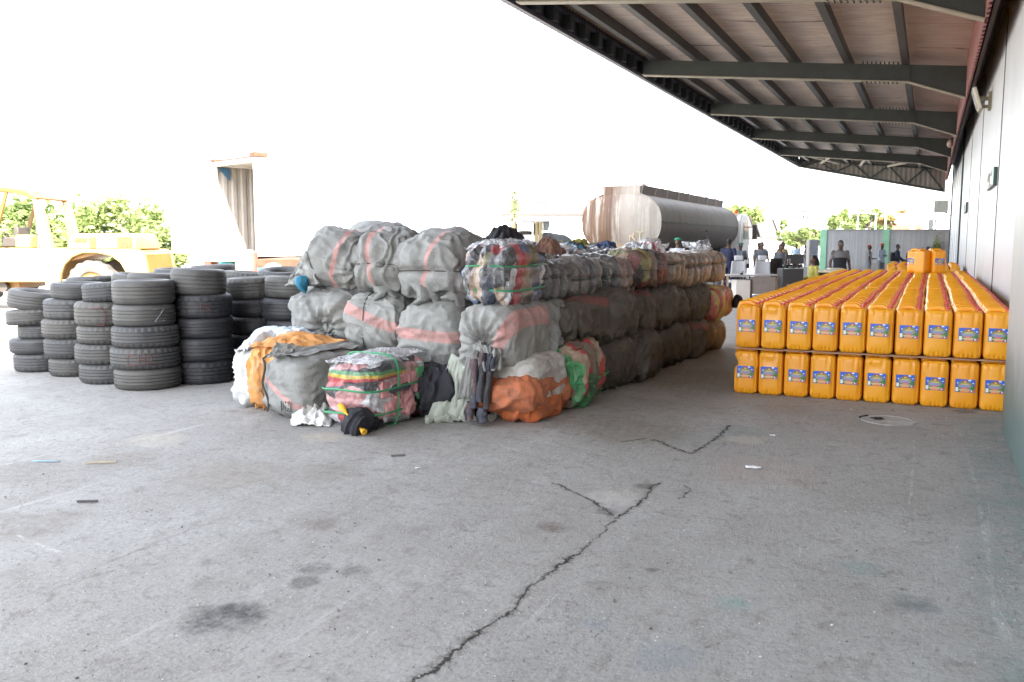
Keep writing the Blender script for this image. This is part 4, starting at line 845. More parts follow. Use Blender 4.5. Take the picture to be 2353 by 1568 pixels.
F3, s = fbale('film_bale', 'plastic wrapped cloth bale striped green yellow and red, green straps, on the ground', M_CL_F3, (737, 832, 858, 985), 6.25, .95, grow=1.0, seed=81, rz=-.05, wr=.014, fold=(5, 5, 3), lobes=(2, 3, .035), cinch=[(2, -.02, .018, .02), (2, -.17, .02, .02)], p=4.4, lump=.03)
strap(F3, s, 2, .05, M_STRAP, .018, .034); strap(F3, s, 2, -.16, M_STRAP, .018, .030); strap(F3, s, 1, -.10, M_STRAP, .016, .030)
fx, fy = F3.location.x, F3.location.y
o = cloth([(fx-.25, fy-.44, .60), (fx+.25, fy-.44, .60), (fx+.27, fy+.42, .63), (fx-.25, fy+.42, .63)], 'plastic_film', bpy.data.materials['crumpled_clear_film'], 'crinkled clear film loose on top of the striped cloth bale', 'plastic film', amp=.014, fold=(7, 7), seed=85, dome=.02)
M_PINKC = plain('pink_cloth', (.55, .26, .26), .75, 0, .15, 5, .4)
for q, (dy, z, w2, h2) in enumerate(((-.22, .36, .22, .17), (-.02, .37, .20, .20), (.16, .36, .18, .2), (-.16, .19, .20, .17), (.04, .19, .2, .18))):
    o = bpy.data.objects.new('pink_garment', bale_me('pink_garment', M_PINKC, (.06, w2, h2), 300+q, n=18, p=5.5, wr=.010, lump=.022, fold=(7, 9, 4), rest=False)); COL.objects.link(o); o.parent = F3; o.location = (s[0]/2-.005, dy, z-h2/2)
gp = MB(); gp.box((s[0]/2+.012, .27, .34), (.03, .12, .3), 0, rx=.05); gp.build('green_garment', plain('mint_cloth', (.10, .36, .16), .75), F3, bevel=.012)
blk = bale('black_bundle', 'black cloth bundle squeezed behind the striped cloth bale', M_BLACK, fx+.40, fy+.45, 0, (.42, .6, .44), .2, 88, wr=.035, p=2.6, lump=.09)
o = bale('black_cloth_heap', 'crumpled black cloth on the ground at the striped bale corner', M_BLACK, onz(842, 990).x, onz(842, 990).y-.06, 0, (.30, .26, .20), .3, 91, wr=.04, p=2.4, lump=.06)
b = MB(); pts = [onz(796+56*t, 985+12*t)+Vector((.02, -.12, .20*(1-t)**1.3+.04)) for t in [k/10 for k in range(11)]]; b.tube(pts, [.018+.012*sin(k*1.4) for k in range(11)], 8)
o = b.build('yellow_rag', plain('yellow_cloth', (.72, .40, .03), .7)); tag(o, 'twisted yellow rag over the black cloth on the ground', 'rag')
fm = bpy.data.materials['crumpled_clear_film']
cloth([onz(668, 980)+Vector((0, 0, .02)), onz(760, 982)+Vector((0, 0, .02)), onz(770, 950)+Vector((0, 0, .12)), onz(676, 950)+Vector((0, 0, .08))], 'plastic_bag', plain('white_plastic_bag', (.66, .66, .64), .3, 0, .2, 8, .8), 'torn white plastic bag on the ground before the striped bale', 'plastic bag', amp=.05, fold=(5, 5), seed=95, dome=.05)
# ---- left skirt of the top bale
cloth([(-5.98, 7.50, 1.58), (-5.80, 7.50, 1.20), (-6.40, 7.66, 1.16), (-6.22, 7.62, 1.30)], 'sack_skirt', M_SACK, 'loose grey sack skirt trailing from the top bale over the tyres', 'torn sack', amp=.035, fold=(3, 6), seed=101)
o = bale('blue_garment', 'small blue cloth tucked under the left top bale', plain('teal_cloth', (.02, .16, .26), .7), -6.0, 7.5, 1.10, (.12, .14, .17), .2, 103, n=10, wr=.02, p=2.2)
# ---- the side facing the warehouse
FILM = [G1, G2, G4, G1, G3, G2]
R3 = [((1236, 606, 1332, 694), 'grey lobed film bale beside the dark film bale', [G1, (.15, .146, .146), G4, G1, (.12, .12, .13)], 6), ((1328, 600, 1404, 690), 'lobed film bale with tan folds, second along the side', [G1, G3, G4, G2, G1], 6), ((1400, 596, 1478, 676), 'lobed film bale with pinkish folds, third along the side', [G2, (.24, .16, .135), G3, G2, (.25, .15, .13)], 6)]
for i, (rect, lab, pal, n_) in enumerate(R3):
    o, s = sbale('film_bale', lab, lob_mat('folded_clothes_%s' % 'abc'[i], pal+[(.26, .235, .21), (.07, .065, .065)], side(rect, (-3.40, -3.30, -3.20)[i])[1], n_), rect, (-3.40, -3.30, -3.20)[i], .75, seed=111+i, wr=.010, fold=(8, 3, 2), lobes=(1, n_, .10), cinch=[(2, .05-.03*i, .016, .02), (2, -.17+.02*i, .018, .02)], p=3.6, lump=.03)
    strap(o, s, 2, .05-.03*i, M_DSTRAP, .014, .010); strap(o, s, 2, -.17+.02*i, M_DSTRAP, .014, .010)
o, s = sbale('film_bale', 'dark red, olive and tan cloth bale bulging from the top course', cloth_mat('mixed_dark_bundle', [BLK, (.20, .05, .05), OLV, TAN, BLK, (.30, .26, .05), BRN], (4, 8, 3), .22), (1478, 578, 1541, 662), -3.05, .8, seed=121, lobes=(1, 4, .05), wr=.02, p=3.2, lump=.06); strap(o, s, 2, .0, M_DSTRAP, .014, .012)
o = bale('plastic_bundle', 'knotted clear bag of pink and white cloth on the dark cloth bale', cloth_mat('pink_white_bundle', [WHT, PNK, WHT, (.6, .1, .15), WHT], (7, 7, 7), .5), onx(1478, 575, -3.5).x, onx(1478, 575, -3.5).y, 1.45, (.5, .6, .20), .3, 125, wr=.04, p=2.4, lump=.08)
for i, (rect, lab, pal, n_) in enumerate((((1540, 586, 1577, 652), 'narrow white capped film bale in the far top course', [G2, G3, (.36, .29, .22)], 3), ((1576, 588, 1643, 657), 'large ribbed tan film bale in the far top course', [G3, (.36, .27, .22), G2, (.40, .31, .25)], 7), ((1641, 584, 1670, 648), 'last ribbed film bale at the end of the top course', [(.38, .27, .18), G3, (.42, .30, .2)], 4))):
    o, s = sbale('film_bale', lab, lob_mat('ribbed_clothes_%s' % 'abc'[i], pal, side(rect, -3.0)[1], n_), rect, -3.0, .75, seed=131+i, wr=.008, fold=(8, 3, 2), lobes=(1, n_, .09), cinch=[(2, .07, .03, .02)], p=3.8, lump=.03); strap(o, s, 2, .07, M_DSTRAP, .014, .010)
    if i != 1: tuft(o, (.0, 0, s[2]-.04), (.02, -.05, s[2]+.13), .17, fm, 'film_neck', 3+i)
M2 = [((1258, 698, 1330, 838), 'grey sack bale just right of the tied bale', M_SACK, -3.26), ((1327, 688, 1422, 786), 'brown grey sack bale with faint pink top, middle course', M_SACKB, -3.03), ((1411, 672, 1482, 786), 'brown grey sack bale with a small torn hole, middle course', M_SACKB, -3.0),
      ((1474, 668, 1528, 772), 'brown grey sack bale with red stripe, middle course', M_SACKB, -2.97), ((1524, 656, 1594, 754), 'dusty, shaded brown bale in the far middle course, fifth from the tied bale', M_SACKB, -2.93), ((1592, 656, 1655, 742), 'dark dusty, shaded brown bale beside the colourful end bale', M_SACKB, -2.90)]
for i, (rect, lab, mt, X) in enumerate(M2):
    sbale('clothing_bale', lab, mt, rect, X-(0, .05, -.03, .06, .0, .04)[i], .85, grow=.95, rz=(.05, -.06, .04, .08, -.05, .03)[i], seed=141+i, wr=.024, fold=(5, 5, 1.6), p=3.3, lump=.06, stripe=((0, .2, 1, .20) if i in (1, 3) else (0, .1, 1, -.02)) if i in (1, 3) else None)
for rect, lab, nm, sd_ in (((1650, 662, 1690, 736), 'pink, orange and yellow cloth bale at the far end of the middle course', 'bright', 161), ((1648, 738, 1674, 803), 'yellow and brown cloth bale at the far end on the ground', 'ochre', 162)):
    pal = [(.58, .10, .14), (.62, .27, .08), (.55, .45, .12), (.60, .16, .14), (.5, .36, .1)] if nm == 'bright' else [(.40, .26, .10), (.30, .18, .09), (.46, .33, .14)]
    o, s = sbale('film_bale', lab, lob_mat(nm+'_clothes', pal, side(rect, -2.80)[1], 5, .15), rect, -2.80, .8, floor=(nm != 'bright'), seed=sd_, lobes=(1, 5, .06), wr=.012, p=3.2, lump=.05)
o = bale('black_shoe_bag', 'small black bag sticking out of the bright end bale', M_BLACK, -2.72, onx(1690, 712, -2.75).y, .60, (.16, .2, .2), 0, 163, n=10, p=2.2)
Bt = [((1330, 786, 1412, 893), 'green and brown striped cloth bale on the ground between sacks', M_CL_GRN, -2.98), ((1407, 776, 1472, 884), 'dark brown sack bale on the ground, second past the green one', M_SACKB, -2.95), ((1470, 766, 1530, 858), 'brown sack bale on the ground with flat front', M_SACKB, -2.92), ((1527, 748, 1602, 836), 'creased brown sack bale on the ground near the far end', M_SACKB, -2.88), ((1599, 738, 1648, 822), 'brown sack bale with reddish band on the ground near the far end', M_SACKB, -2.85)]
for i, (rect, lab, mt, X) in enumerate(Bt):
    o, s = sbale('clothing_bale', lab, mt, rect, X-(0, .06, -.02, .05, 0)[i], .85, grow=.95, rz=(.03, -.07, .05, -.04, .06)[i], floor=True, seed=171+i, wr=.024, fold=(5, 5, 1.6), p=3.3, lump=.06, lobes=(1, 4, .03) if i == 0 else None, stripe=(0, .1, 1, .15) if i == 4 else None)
    if i == 0: strap(o, s, 2, -.05, M_STRAP, .014, .02)
sbale('clothing_bale', 'crumpled orange sack bale on the ground right of the pale one', M_ORANGE, (1222, 858, 1330, 938), -3.10, .7, grow=1.0, seed=181, wr=.018, fold=(3, 5, 5), p=3.2, lump=.07)
o = bale('clothing_bale', 'dark green sack crushed between the orange sack and the tied bale', plain('bottle_green_sack', (.05, .065, .05), .8, 0, .3, 6, .5), -3.55, 8.3, .30, (.8, .7, .28), 0, 183, wr=.02)
# ---- the tops of the bales behind, seen just above the edge
rb = random.Random(21); k = 0
tops = [('film covered bale with pale crumpled top behind the grey lobed bale', 0), ('film bale with a blue garment on it, in the second row', 1), ('film bale with brown top behind the tan lobed bale', 0), ('olive sack bale in the third row toward the tanker', 2), ('clear film bale in the third row beyond the dark film bale', 0), ('grey sack bale in the second row behind the plump one', 3), ('dark garment bale in the third row near the far end', 2), ('crumpled film bale in the second row behind the ribbed tan one', 0), ('brown sack bale in the back row below the tanker', 2)]
spots = [(-4.05, 8.75, 1.02), (-4.0, 9.8, 1.0), (-3.98, 10.9, 1.0), (-4.85, 10.2, 1.08), (-4.95, 9.0, 1.06), (-5.2, 8.6, 1.10), (-4.7, 11.6, 1.04), (-3.9, 12.3, .98), (-4.8, 13.0, 1.04)]
for (lab, kind), (x, y, z) in zip(tops, spots):
    pal = [[G1, WHT, G2, (.35, .34, .34), (.4, .38, .36)], [G1, BLU, (.02, .2, .4), G2, WHT]][kind] if kind < 2 else None
    mt = cloth_mat('pile_top_%s' % 'abcdefghi'[k], pal, (5, 5, 5), .5) if kind < 2 else (plain('olive_sack', (.13, .125, .095), .7, 0, .3, 5, .5) if kind == 2 else M_SACK)
    bale('clothing_bale', lab, mt, x, y, z, (.85, 1.0, .56+rb.uniform(-.02, .03)), rb.uniform(-.1, .1), 201+k, wr=.04, fold=(5, 5, 3), p=3.2, lump=.07); k += 1
for i, (x, y, z, col, lab) in enumerate(((-3.9, 9.9, 1.58, (.02, .26, .42), 'bright blue garment lying on the film bales'), (-4.3, 9.5, 1.60, (.42, .41, .38), 'pale grey rag lying on the film bales'), (-3.9, 11.2, 1.60, (.03, .05, .12), 'navy garment lying near the dark cloth bale'), (-4.1, 10.5, 1.6, (.09, .065, .05), 'dark brown garment lying on the film bales'), (-4.6, 12.0, 1.64, (.26, .26, .05), 'yellow green garment on the bales under the tank'))):
    cloth([(x-.15, y-.2, z-.05), (x+.15, y-.2, z-.06), (x+.12, y+.2, z-.02), (x-.15, y+.2, z-.01)], 'garment', plain('garment_cloth_%s' % 'abcde'[i], col, .75, 0, .2, 6, .5), lab, 'garment', amp=.04, fold=(4, 4), seed=220+i, dome=.05)
# ================================================================== vehicles and stores in the open yard
def upright(px, d, name, label, cat, group=None):
    """a thing set square to the line of sight, d metres ahead, its foot on the ground; returns it and a photo -> local (x, z) converter"""
    p = ond(px, 555, d); t = thing(name, label, cat, (p.x, p.y, 0), YAW, group)
    def L(x, y): q = ond(x, y, d) - Vector((p.x, p.y, 0)); return (q.dot(RT), q.z)
    return t, L
M_YEL = plain('loader_yellow', (.20, .095, .014), .45, 0, .25, 2); M_YELP = plain('faded_loader_yellow', (.34, .215, .075), .5, 0, .15, 1.5); M_DRUB = plain('dusty_shaded_tyre_rubber', (.085, .078, .072), .85, 0, .2, 5, .4)  # tyre rubber darkened so its colour carries the loader's wheel arch shade
M_DARK = plain('dark_machine', (.05, .042, .035), .6); M_RUST = plain('rusty_iron', (.11, .045, .024), .85, 0, .4, 3, .4); M_WHITEP = plain('white_vehicle_paint', (.72, .73, .74), .4, 0, .1, 2); M_BLUEP = plain('sky_blue_paint', (.035, .11, .20), .5, 0, .2, 3); M_GLASS = plain('dark_glass', (.02, .023, .026), .15, 0, .1, 6, 0, .25)
t, L = upright(200, 22, 'wheel_loader', 'faded yellow wheel loader with a canopy, parked in the sunny yard behind the tyres', 'wheel loader')
b = MB()
arch = [(178+76-76*cos(a) if False else 0, 0) for a in ()]
out = [(-60, 570), (158, 570), (196, 572), (352, 573), (366, 582), (378, 636), (372, 650), (330, 650)]
arch = [(328-2, 640), (324, 622), (312, 602), (293, 588), (262, 581), (228, 581), (206, 590), (190, 606), (182, 628), (180, 645)]
out += arch + [(150, 645), (-60, 645)]
b.prism([L(*q) for q in out], -.9, -.78); o = b.build('side_panel', M_YELP, t, bevel=.02)
b = MB(); b.prism([L(*q) for q in out], .78, .9); b.build('side_panel', M_YELP, t, bevel=.02)
b = MB(); b.prism([L(*q) for q in ((-60, 572), (150, 572), (200, 574), (350, 575), (364, 584), (374, 634), (330, 585), (262, 583), (190, 600), (175, 640), (-60, 640))], -.775, .775); b.build('frame', M_YEL, t)
b = MB(); b.prism([L(*q) for q in ((184, 574), (190, 548), (200, 537), (330, 537), (338, 548), (344, 574))], -.7, .7); o = b.build('engine_hood', M_YELP, t, bevel=.04)
b = MB()
for x0, x1, y0, y1 in ((300, 330, 546, 568), (238, 250, 546, 570), (205, 230, 548, 556)):
    (ax, az), (bx_, bz) = L(x0, y1), L(x1, y0); b.bx(ax, bx_, -.72, -.69, az, bz)
b.build('grille', plain('hood_grille', (.10, .06, .02), .6, 0, .3, 8), o)
b = MB()
for y0, y1 in ((581, 602), (611, 634)):
    (ax, az), (bx_, bz) = L(-60, y1), L(41, y0); b.bx(ax, bx_, -.92, -.88, az, bz)
b.build('step_recess', plain('deep_yellow', (.12, .06, .008), .55, 0, .2, 3), t)
def wheel(parent, c, r, wd, mat=None, hub=M_YELP, ax='Y', lugs=True):
    b = MB(); prof = [(r*.5, -wd*.3), (r*.55, -wd*.42), (r*.78, -wd*.5), (r*.95, -wd*.46), (r, -wd*.38), (r, wd*.38), (r*.95, wd*.46), (r*.78, wd*.5), (r*.55, wd*.42), (r*.5, wd*.3)]
    b.lathe(prof, 64, ax, c, closed=True, mod=(lambda j, k, q: q-(.045*r if (k % 4 < 2 and q > r*.9) else 0)) if lugs else None); o = b.build('tyre', mat or M_DRUB, parent)
    b = MB(); b.lathe([(0, -wd*.28), (r*.2, -wd*.30), (r*.24, -wd*.2), (r*.46, -wd*.22), (r*.52, -wd*.34), (r*.52, wd*.34), (r*.46, wd*.22), (0, wd*.25)], 28, ax, c); b.build('rim', hub, o); return o
for x in (246, -90):
    lx = L(x, 600)[0]
    for s in (-1, 1): wheel(t, (lx, s*.72 if s < 0 else .72, .60), .60, .42)
b = MB(); rp = [L(-60, 428), L(0, 432), L(60, 436), L(96, 442), L(124, 458), L(118, 462), L(60, 446), L(0, 442), L(-60, 438)]; b.prism(rp, -.75, .75); b.build('canopy_roof', M_YEL, t, bevel=.02)
b = MB()
for yy in (-.7, .7): MB().bar((L(52, 446)[0], yy, L(52, 446)[1]), (L(18, 570)[0], yy, L(18, 570)[1]), .07).build('canopy_post', M_YEL, t)
for y0, y1 in ((-.78, -.6), (.6, .78)): MB().prism([L(*q) for q in ((112, 458), (128, 466), (158, 574), (131, 574))], y0, y1).build('canopy_post', M_YELP, t, bevel=.015)
b = MB(); q = [L(98, 570), L(98, 520), L(97, 450), L(96, 430), L(100, 418), L(108, 411), L(116, 409)]; b.tube([(x, -.2, z) for x, z in q], .028, 8); b.cyl((L(101, 538)[0], -.2, L(101, 538)[1]), (L(101, 482)[0], -.2, L(101, 482)[1]), .085, 12)
b.build('exhaust', plain('rusty_exhaust', (.22, .13, .12), .7, 0, .3, 6), t)
b = MB(); (ax, az), (bx_, bz) = L(20, 568), L(54, 545); b.bx(ax, bx_, -.3, .3, az, bz); (ax, az), (bx_, bz) = L(46, 548), L(56, 522); b.bx(ax, bx_, -.28, .28, az, bz); b.build('seat', M_DARK, t, bevel=.03)
b = MB(); x, z = L(12, 540); b.bar((x, 0, L(12, 570)[1]), (x+.06, 0, z), .05); b.lathe([(.17, -.015), (.19, 0), (.17, .015), (.155, 0)], 24, 'Z', (x+.08, 0, z+.02), closed=True); b.build('steering_wheel', M_DARK, t)
b = MB(); (ax, az), (bx_, bz) = L(60, 572), L(94, 540); b.bx(ax, bx_, -.5, .5, az, bz); b.build('tank', M_YELP, t, bevel=.05)
b = MB(); (ax, az), (bx_, bz) = L(15, 660), L(75, 646); b.bx(ax, bx_, -.6, .6, az, bz); b.build('belly_plate', M_YEL, t); b = MB(); x, z = L(45, 660); b.tube([(x, -.75, .55), (x, .75, .55)], .12, 10); b.build('axle', M_DARK, t)
# ---- open shipping container on a trailer
p = ond(592, 555, 23.4); RC = YAW+radians(45)
t = thing('shipping_container', 'white shipping container on a trailer with its near end open', 'container', (p.x, p.y, 1.25), RC)
LC, WC, HC = 9.0, 2.44, 2.60
def corr(mb, a, bq, z0, z1, depth, pitch=.28):
    a, bq = Vector((*a, 0)), Vector((*bq, 0)); d = bq-a; n = int(d.length/pitch); nn = Vector((-d.y, d.x, 0)).normalized(); vs = []
    for i in range(n):
        for u, o_ in ((0, 0), (.28, 0), (.42, depth), (.78, depth), (.92, 0)): q = a+d*((i+u)/n)+nn*o_; vs += [(q.x, q.y, z0), (q.x, q.y, z1)]
    vs += [(bq.x, bq.y, z0), (bq.x, bq.y, z1)]
    mb.add(vs, [(2*i, 2*i+2, 2*i+3, 2*i+1) for i in range(len(vs)//2-1)])
M_CONT = plain('container_white', (.70, .69, .66), .5, 0, .08, 1.5)
for nm, a, bq in (('side_wall', (.06, .04), (LC, .04)), ('side_wall', (.06, WC-.04), (LC, WC-.04)), ('end_wall', (LC-.05, .05), (LC-.05, WC-.05))):
    b = MB(); corr(b, a, bq, .14, HC-.1, .04 if nm != 'end_wall' else .03); o = b.build(nm, M_CONT if a[1] < 1 else plain('shaded_container_inside', (.30, .275, .25), .6, 0, .1, 2), t, smooth=False); s_ = o.modifiers.new('s', 'SOLIDIFY'); s_.thickness = .01  # far side wall gets darker paint standing in for the shade inside
b = MB(); b.bx(0, LC, 0, WC, HC-.05, HC-.01); b.build('roof', M_CONT, t); b = MB(); b.bx(.05, LC, .04, WC-.04, .10, .14); b.build('floor_board', plain('ply_floor', (.25, .18, .11), .8), t)
b = MB()
for x in (.0, LC-.12):
    for y in (0, WC-.12): b.bx(x, x+.12, y, y+.12, 0, HC)
b.bx(.12, LC-.12, -.005, .09, HC-.11, HC+.003); b.bx(.12, LC-.12, WC-.09, WC+.005, HC-.11, HC+.003); b.bx(0, .12, .12, WC-.12, HC-.12, HC+.006); b.bx(.12, LC-.12, -.005, .1, 0, .14); b.bx(.12, LC-.12, WC-.1, WC+.005, 0, .14); b.bx(0, .12, .12, WC-.12, 0, .12)
b.build('corner_frame', M_CONT, t, bevel=.01)
b = MB(); b.bx(-.03, .35, -.04, .25, HC+.006, HC+.13); b.bx(-.03, .2, WC-.25, WC+.03, HC+.006, HC+.09); b.bx(-.02, .05, .3, WC-.3, HC+.006, HC+.04); b.build('corner_casting', M_RUST, t, bevel=.01)
b = MB(); q = Vector((-.02, WC+.02, 0)); e = Vector((-.707, .707, 0))*1.18; b.box((q.x+e.x/2, q.y+e.y/2, HC/2), (1.18, .05, HC-.14), atan2(e.y, e.x)); b.build('door', M_CONT, t, bevel=.008)
b = MB(); b.prism([(.13, HC-.14), (.5, HC-.14), (.5, HC-.5)], WC-.10, WC-.085); b.build('corner_gusset', M_BLUEP, t)
t = thing('trailer', 'low container trailer with rusty frame and white wheels in the yard', 'trailer', (p.x, p.y, 0), RC)
b = MB(); b.bx(-.6, LC+.5, .55, .72, .95, 1.24); b.bx(-.6, LC+.5, WC-.72, WC-.55, .95, 1.24)
for k in range(7): b.bx(-.5+k*1.5, -.35+k*1.5, .1, WC-.1, 1.08, 1.22)
b.build('chassis', M_RUST, t, bevel=.01)
for x in (.8, 2.1, 7.4):
    for y in (.25, WC-.25): wheel(t, (x, y, .5), .5, .28, plain('grey_tyre', (.12, .115, .11), .8), M_WHITEP, 'Y', False)
b = MB(); b.bx(-.7, -.6, .1, WC-.1, .75, 1.0); b.build('bumper', M_WHITEP, t); 
for y in (.45, WC-.45): b = MB(); b.bx(-.73, -.70, y-.2, y+.2, .82, .92); b.build('tail_lamp', plain('red_lamp', (.6, .04, .04), .3), t)
b = MB(); b.bx(-.4, .3, -.5, -.06, .62, 1.05); b.bx(1.3, 2.0, -.4, -.06, .7, 1.0); b.build('tool_box', plain('teal_box', (.05, .35, .40), .5, 0, .3, 5), t, bevel=.02)
# ---- low rusty flatbed and blue cabin behind the tyres
t, L = upright(648, 19, 'flatbed_trailer', 'rust brown flatbed edge seen between the tyres and the grey bales', 'trailer')
b = MB(); (ax, az), (bx_, bz) = L(590, 615), L(760, 596); b.bx(ax, bx_, 0, 2.3, az, bz); b.build('bed', M_RUST, t, bevel=.02)
b = MB(); b.bx(ax+.3, bx_-.3, .5, .7, .6, az); b.bx(ax+.3, bx_-.3, 1.6, 1.8, .6, az); b.build('chassis', M_DARK, t)
for x in (ax+.5, bx_-.5): wheel(t, (x, .35, .45), .45, .26, M_DRUB, plain('cream_hub', (.6, .55, .4), .5), 'Y', False); wheel(t, (x, 1.95, .45), .45, .26, M_DRUB, plain('cream_hub', (.6, .55, .4), .5), 'Y', False)
t, L = upright(626, 17.5, 'spare_wheel', 'pale cream wheel lying upright behind the tyre stacks', 'wheel'); x, z = L(628, 628); wheel(t, (x, 0, z), .20, .22, plain('cream_tyre', (.52, .50, .38), .7), M_DARK, 'Y', False); b = MB(); b.box((x, 0, (z-.2)/2), (.12, .12, z-.18)); b.build('stand', M_DARK, t)
t, L = upright(670, 31, 'site_cabin', 'low sky blue cabin with a dark flat roof beyond the rusty flatbed', 'cabin')
(ax, az), (bx_, bz) = L(630, 640), L(760, 579); b = MB(); b.bx(ax, bx_, 0, 2.4, 0, bz); b.build('wall', M_BLUEP, t)
(ax, az), (bx_, bz) = L(606, 579), L(770, 571); b = MB(); b.bx(ax, bx_, -.4, 2.8, az, bz); b.build('roof', plain('old_dark_roof', (.14, .11, .09), .8, 0, .3, 3), t)
(ax, az), (bx_, bz) = L(676, 591), L(688, 582); b = MB(); b.bx(ax, bx_, -.03, .02, az, bz); b.build('window', M_GLASS, t)
(ax, az), (bx_, bz) = L(653, 600), L(662, 579); b = MB(); b.bx(ax, bx_, -.06, .0, 0, bz); b.build('door', plain('salmon_door', (.55, .30, .26), .6), t)
(ax, az), (bx_, bz) = L(692, 600), L(706, 578); b = MB(); b.bx(ax, bx_, -.05, .0, 0, bz); b.build('shutter', M_WHITEP, t)
for i, (x, y, wd, ht, col, lab) in enumerate(((505, 596, .5, .5, (.5, .36, .2), 'small tan crate of scrap left of the container trailer'), (520, 602, .35, .4, (.02, .25, .3), 'teal drum among scrap below the open container'), (560, 600, .4, .45, (.55, .56, .56), 'white drum among scrap below the open container'), (575, 604, .3, .35, (.5, .08, .06), 'red can among scrap below the open container'))):
    q = ond(x, 555, 20.5); t = thing('scrap_drum' if i else 'scrap_crate', lab, 'drum' if i else 'crate', (q.x, q.y, 0), .3*i); b = MB(); hh = ond(x, y, 20.5).z+.25
    if i: b.lathe([(0, 0), (wd*.5, 0), (wd*.52, .03), (wd*.5, hh*.33), (wd*.53, hh*.35), (wd*.5, hh*.37), (wd*.5, hh*.64), (wd*.53, hh*.66), (wd*.5, hh*.68), (wd*.52, hh-.02), (wd*.46, hh), (0, hh-.02)], 24); b.build('body', plain('drum_paint_%s' % 'xabc'[i], col, .5, 0, .2, 4), t)
    else:
        b.bx(-.4, .4, -.4, .4, 0, .05)
        for s in (-1, 1):
            for k in range(4): b.bx(-.4, .4, s*.4-.02, s*.4+.02, .08+k*hh/4, .05+(k+.8)*hh/4); b.bx(s*.4-.02, s*.4+.02, -.36, .36, .08+k*hh/4, .05+(k+.8)*hh/4)
        b.build('body', plain('crate_wood', col, .8), t)
# ---- tanker: tank semi-trailer and its cab
p = ond(1427, 512, 28.2)
tk = thing('tank_trailer', 'old white tank trailer with rust streaked round end and dull grey flank, beyond the bales', 'tank trailer', (p.x, p.y, 0), 0)
TZ, HW, HH, LT = 2.25, 1.30, .95, 12.2
def tank_mat():
    m = NT('weathered_tank_skin'); o = m.obj(); x, y, z = m.xyz(o)
    st = m.noise(m.mapv(o, (.4, 1.5, .12)), 5, 5, .65); n = m.noise(o, 2.2, 6, .7)
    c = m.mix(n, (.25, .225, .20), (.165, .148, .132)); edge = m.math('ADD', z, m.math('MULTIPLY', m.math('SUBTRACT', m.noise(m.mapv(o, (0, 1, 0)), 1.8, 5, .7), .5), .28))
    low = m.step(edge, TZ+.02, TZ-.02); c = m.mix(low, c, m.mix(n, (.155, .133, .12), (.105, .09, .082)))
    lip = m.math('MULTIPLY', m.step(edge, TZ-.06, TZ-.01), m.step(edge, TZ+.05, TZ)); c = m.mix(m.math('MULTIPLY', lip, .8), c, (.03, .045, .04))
    gr = m.math('MULTIPLY', m.ramp(m.noise(o, 1.4, 4, .7), [(.5, 0.), (.65, .7)]), m.math('MULTIPLY', m.step(z, TZ+.3, TZ+.5), m.step(z, TZ+.85, TZ+.65))); c = m.mix(gr, c, (.075, .09, .05))
    c = m.mix(m.ramp(st, [(.52, 0.), (.68, .6)]), c, (.06, .045, .037)); m.bump(n, .25, .02)
    return m.set(color=c, rough=.62, spec=.25)
def end_mat():
    m = NT('rust_streaked_white'); o = m.obj(); x, y, z = m.xyz(o)
    st = m.noise(m.mapv(o, (2.3, 1, .10)), 2.6, 5, .62); st2 = m.noise(m.mapv(o, (9, 1, .25)), 2, 4, .7); n = m.noise(o, 3, 5, .7)
    c = m.mix(n, (.36, .335, .29), (.50, .475, .43)); side_ = m.step(x, .35, -.45)
    k = m.math('MULTIPLY', m.ramp(st, [(.34, 0.), (.48, 1.)]), m.math('MULTIPLY_ADD', side_, .60, .38)); c = m.mix(k, c, m.mix(n, (.075, .030, .013), (.135, .068, .032)))
    c = m.mix(m.math('MULTIPLY', m.ramp(st2, [(.5, 0.), (.64, .8)]), side_), c, (.05, .024, .014)); c = m.mix(m.math('MULTIPLY', m.step(z, TZ-.6, TZ-.9), .6), c, (.62, .42, .16))
    return m.set(color=c, rough=.5)
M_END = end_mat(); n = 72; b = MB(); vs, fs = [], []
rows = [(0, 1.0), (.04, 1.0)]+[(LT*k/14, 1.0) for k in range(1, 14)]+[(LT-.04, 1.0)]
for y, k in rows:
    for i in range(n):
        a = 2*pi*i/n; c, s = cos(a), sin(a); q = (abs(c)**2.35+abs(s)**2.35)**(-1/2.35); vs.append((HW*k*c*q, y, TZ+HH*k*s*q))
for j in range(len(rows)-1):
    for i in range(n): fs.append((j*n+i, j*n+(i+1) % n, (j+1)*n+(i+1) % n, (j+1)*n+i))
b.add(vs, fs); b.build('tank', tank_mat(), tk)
for y0, sg in ((0, -1), (LT, 1)):
    b = MB(); vs, fs = [(0, y0+sg*.22, TZ)], []
    for j, k in enumerate((.4, .75, .93, 1.0)):
        for i in range(n):
            a = 2*pi*i/n; c, s = cos(a), sin(a); q = (abs(c)**2.35+abs(s)**2.35)**(-1/2.35); vs.append((HW*k*c*q, y0+sg*(.22*(1-k*k)+.002), TZ+HH*k*s*q))
    for i in range(n): fs.append((0, 1+i, 1+(i+1) % n))
    for j in range(3):
        for i in range(n): fs.append((1+j*n+i, 1+(j+1)*n+i, 1+(j+1)*n+(i+1) % n, 1+j*n+(i+1) % n))
    b.add(vs, fs); o = b.build('tank_end', M_END, tk)
    b = MB(); b.tube([(HW*1.005*cos(2*pi*i/48)*(abs(cos(2*pi*i/48))**2.35+abs(sin(2*pi*i/48))**2.35)**(-1/2.35), y0, TZ+HH*1.005*sin(2*pi*i/48)*(abs(cos(2*pi*i/48))**2.35+abs(sin(2*pi*i/48))**2.35)**(-1/2.35)) for i in range(48)], .022, 6, closed=True); b.build('rim_band', M_END, o)
b = MB(); zt = TZ+HH
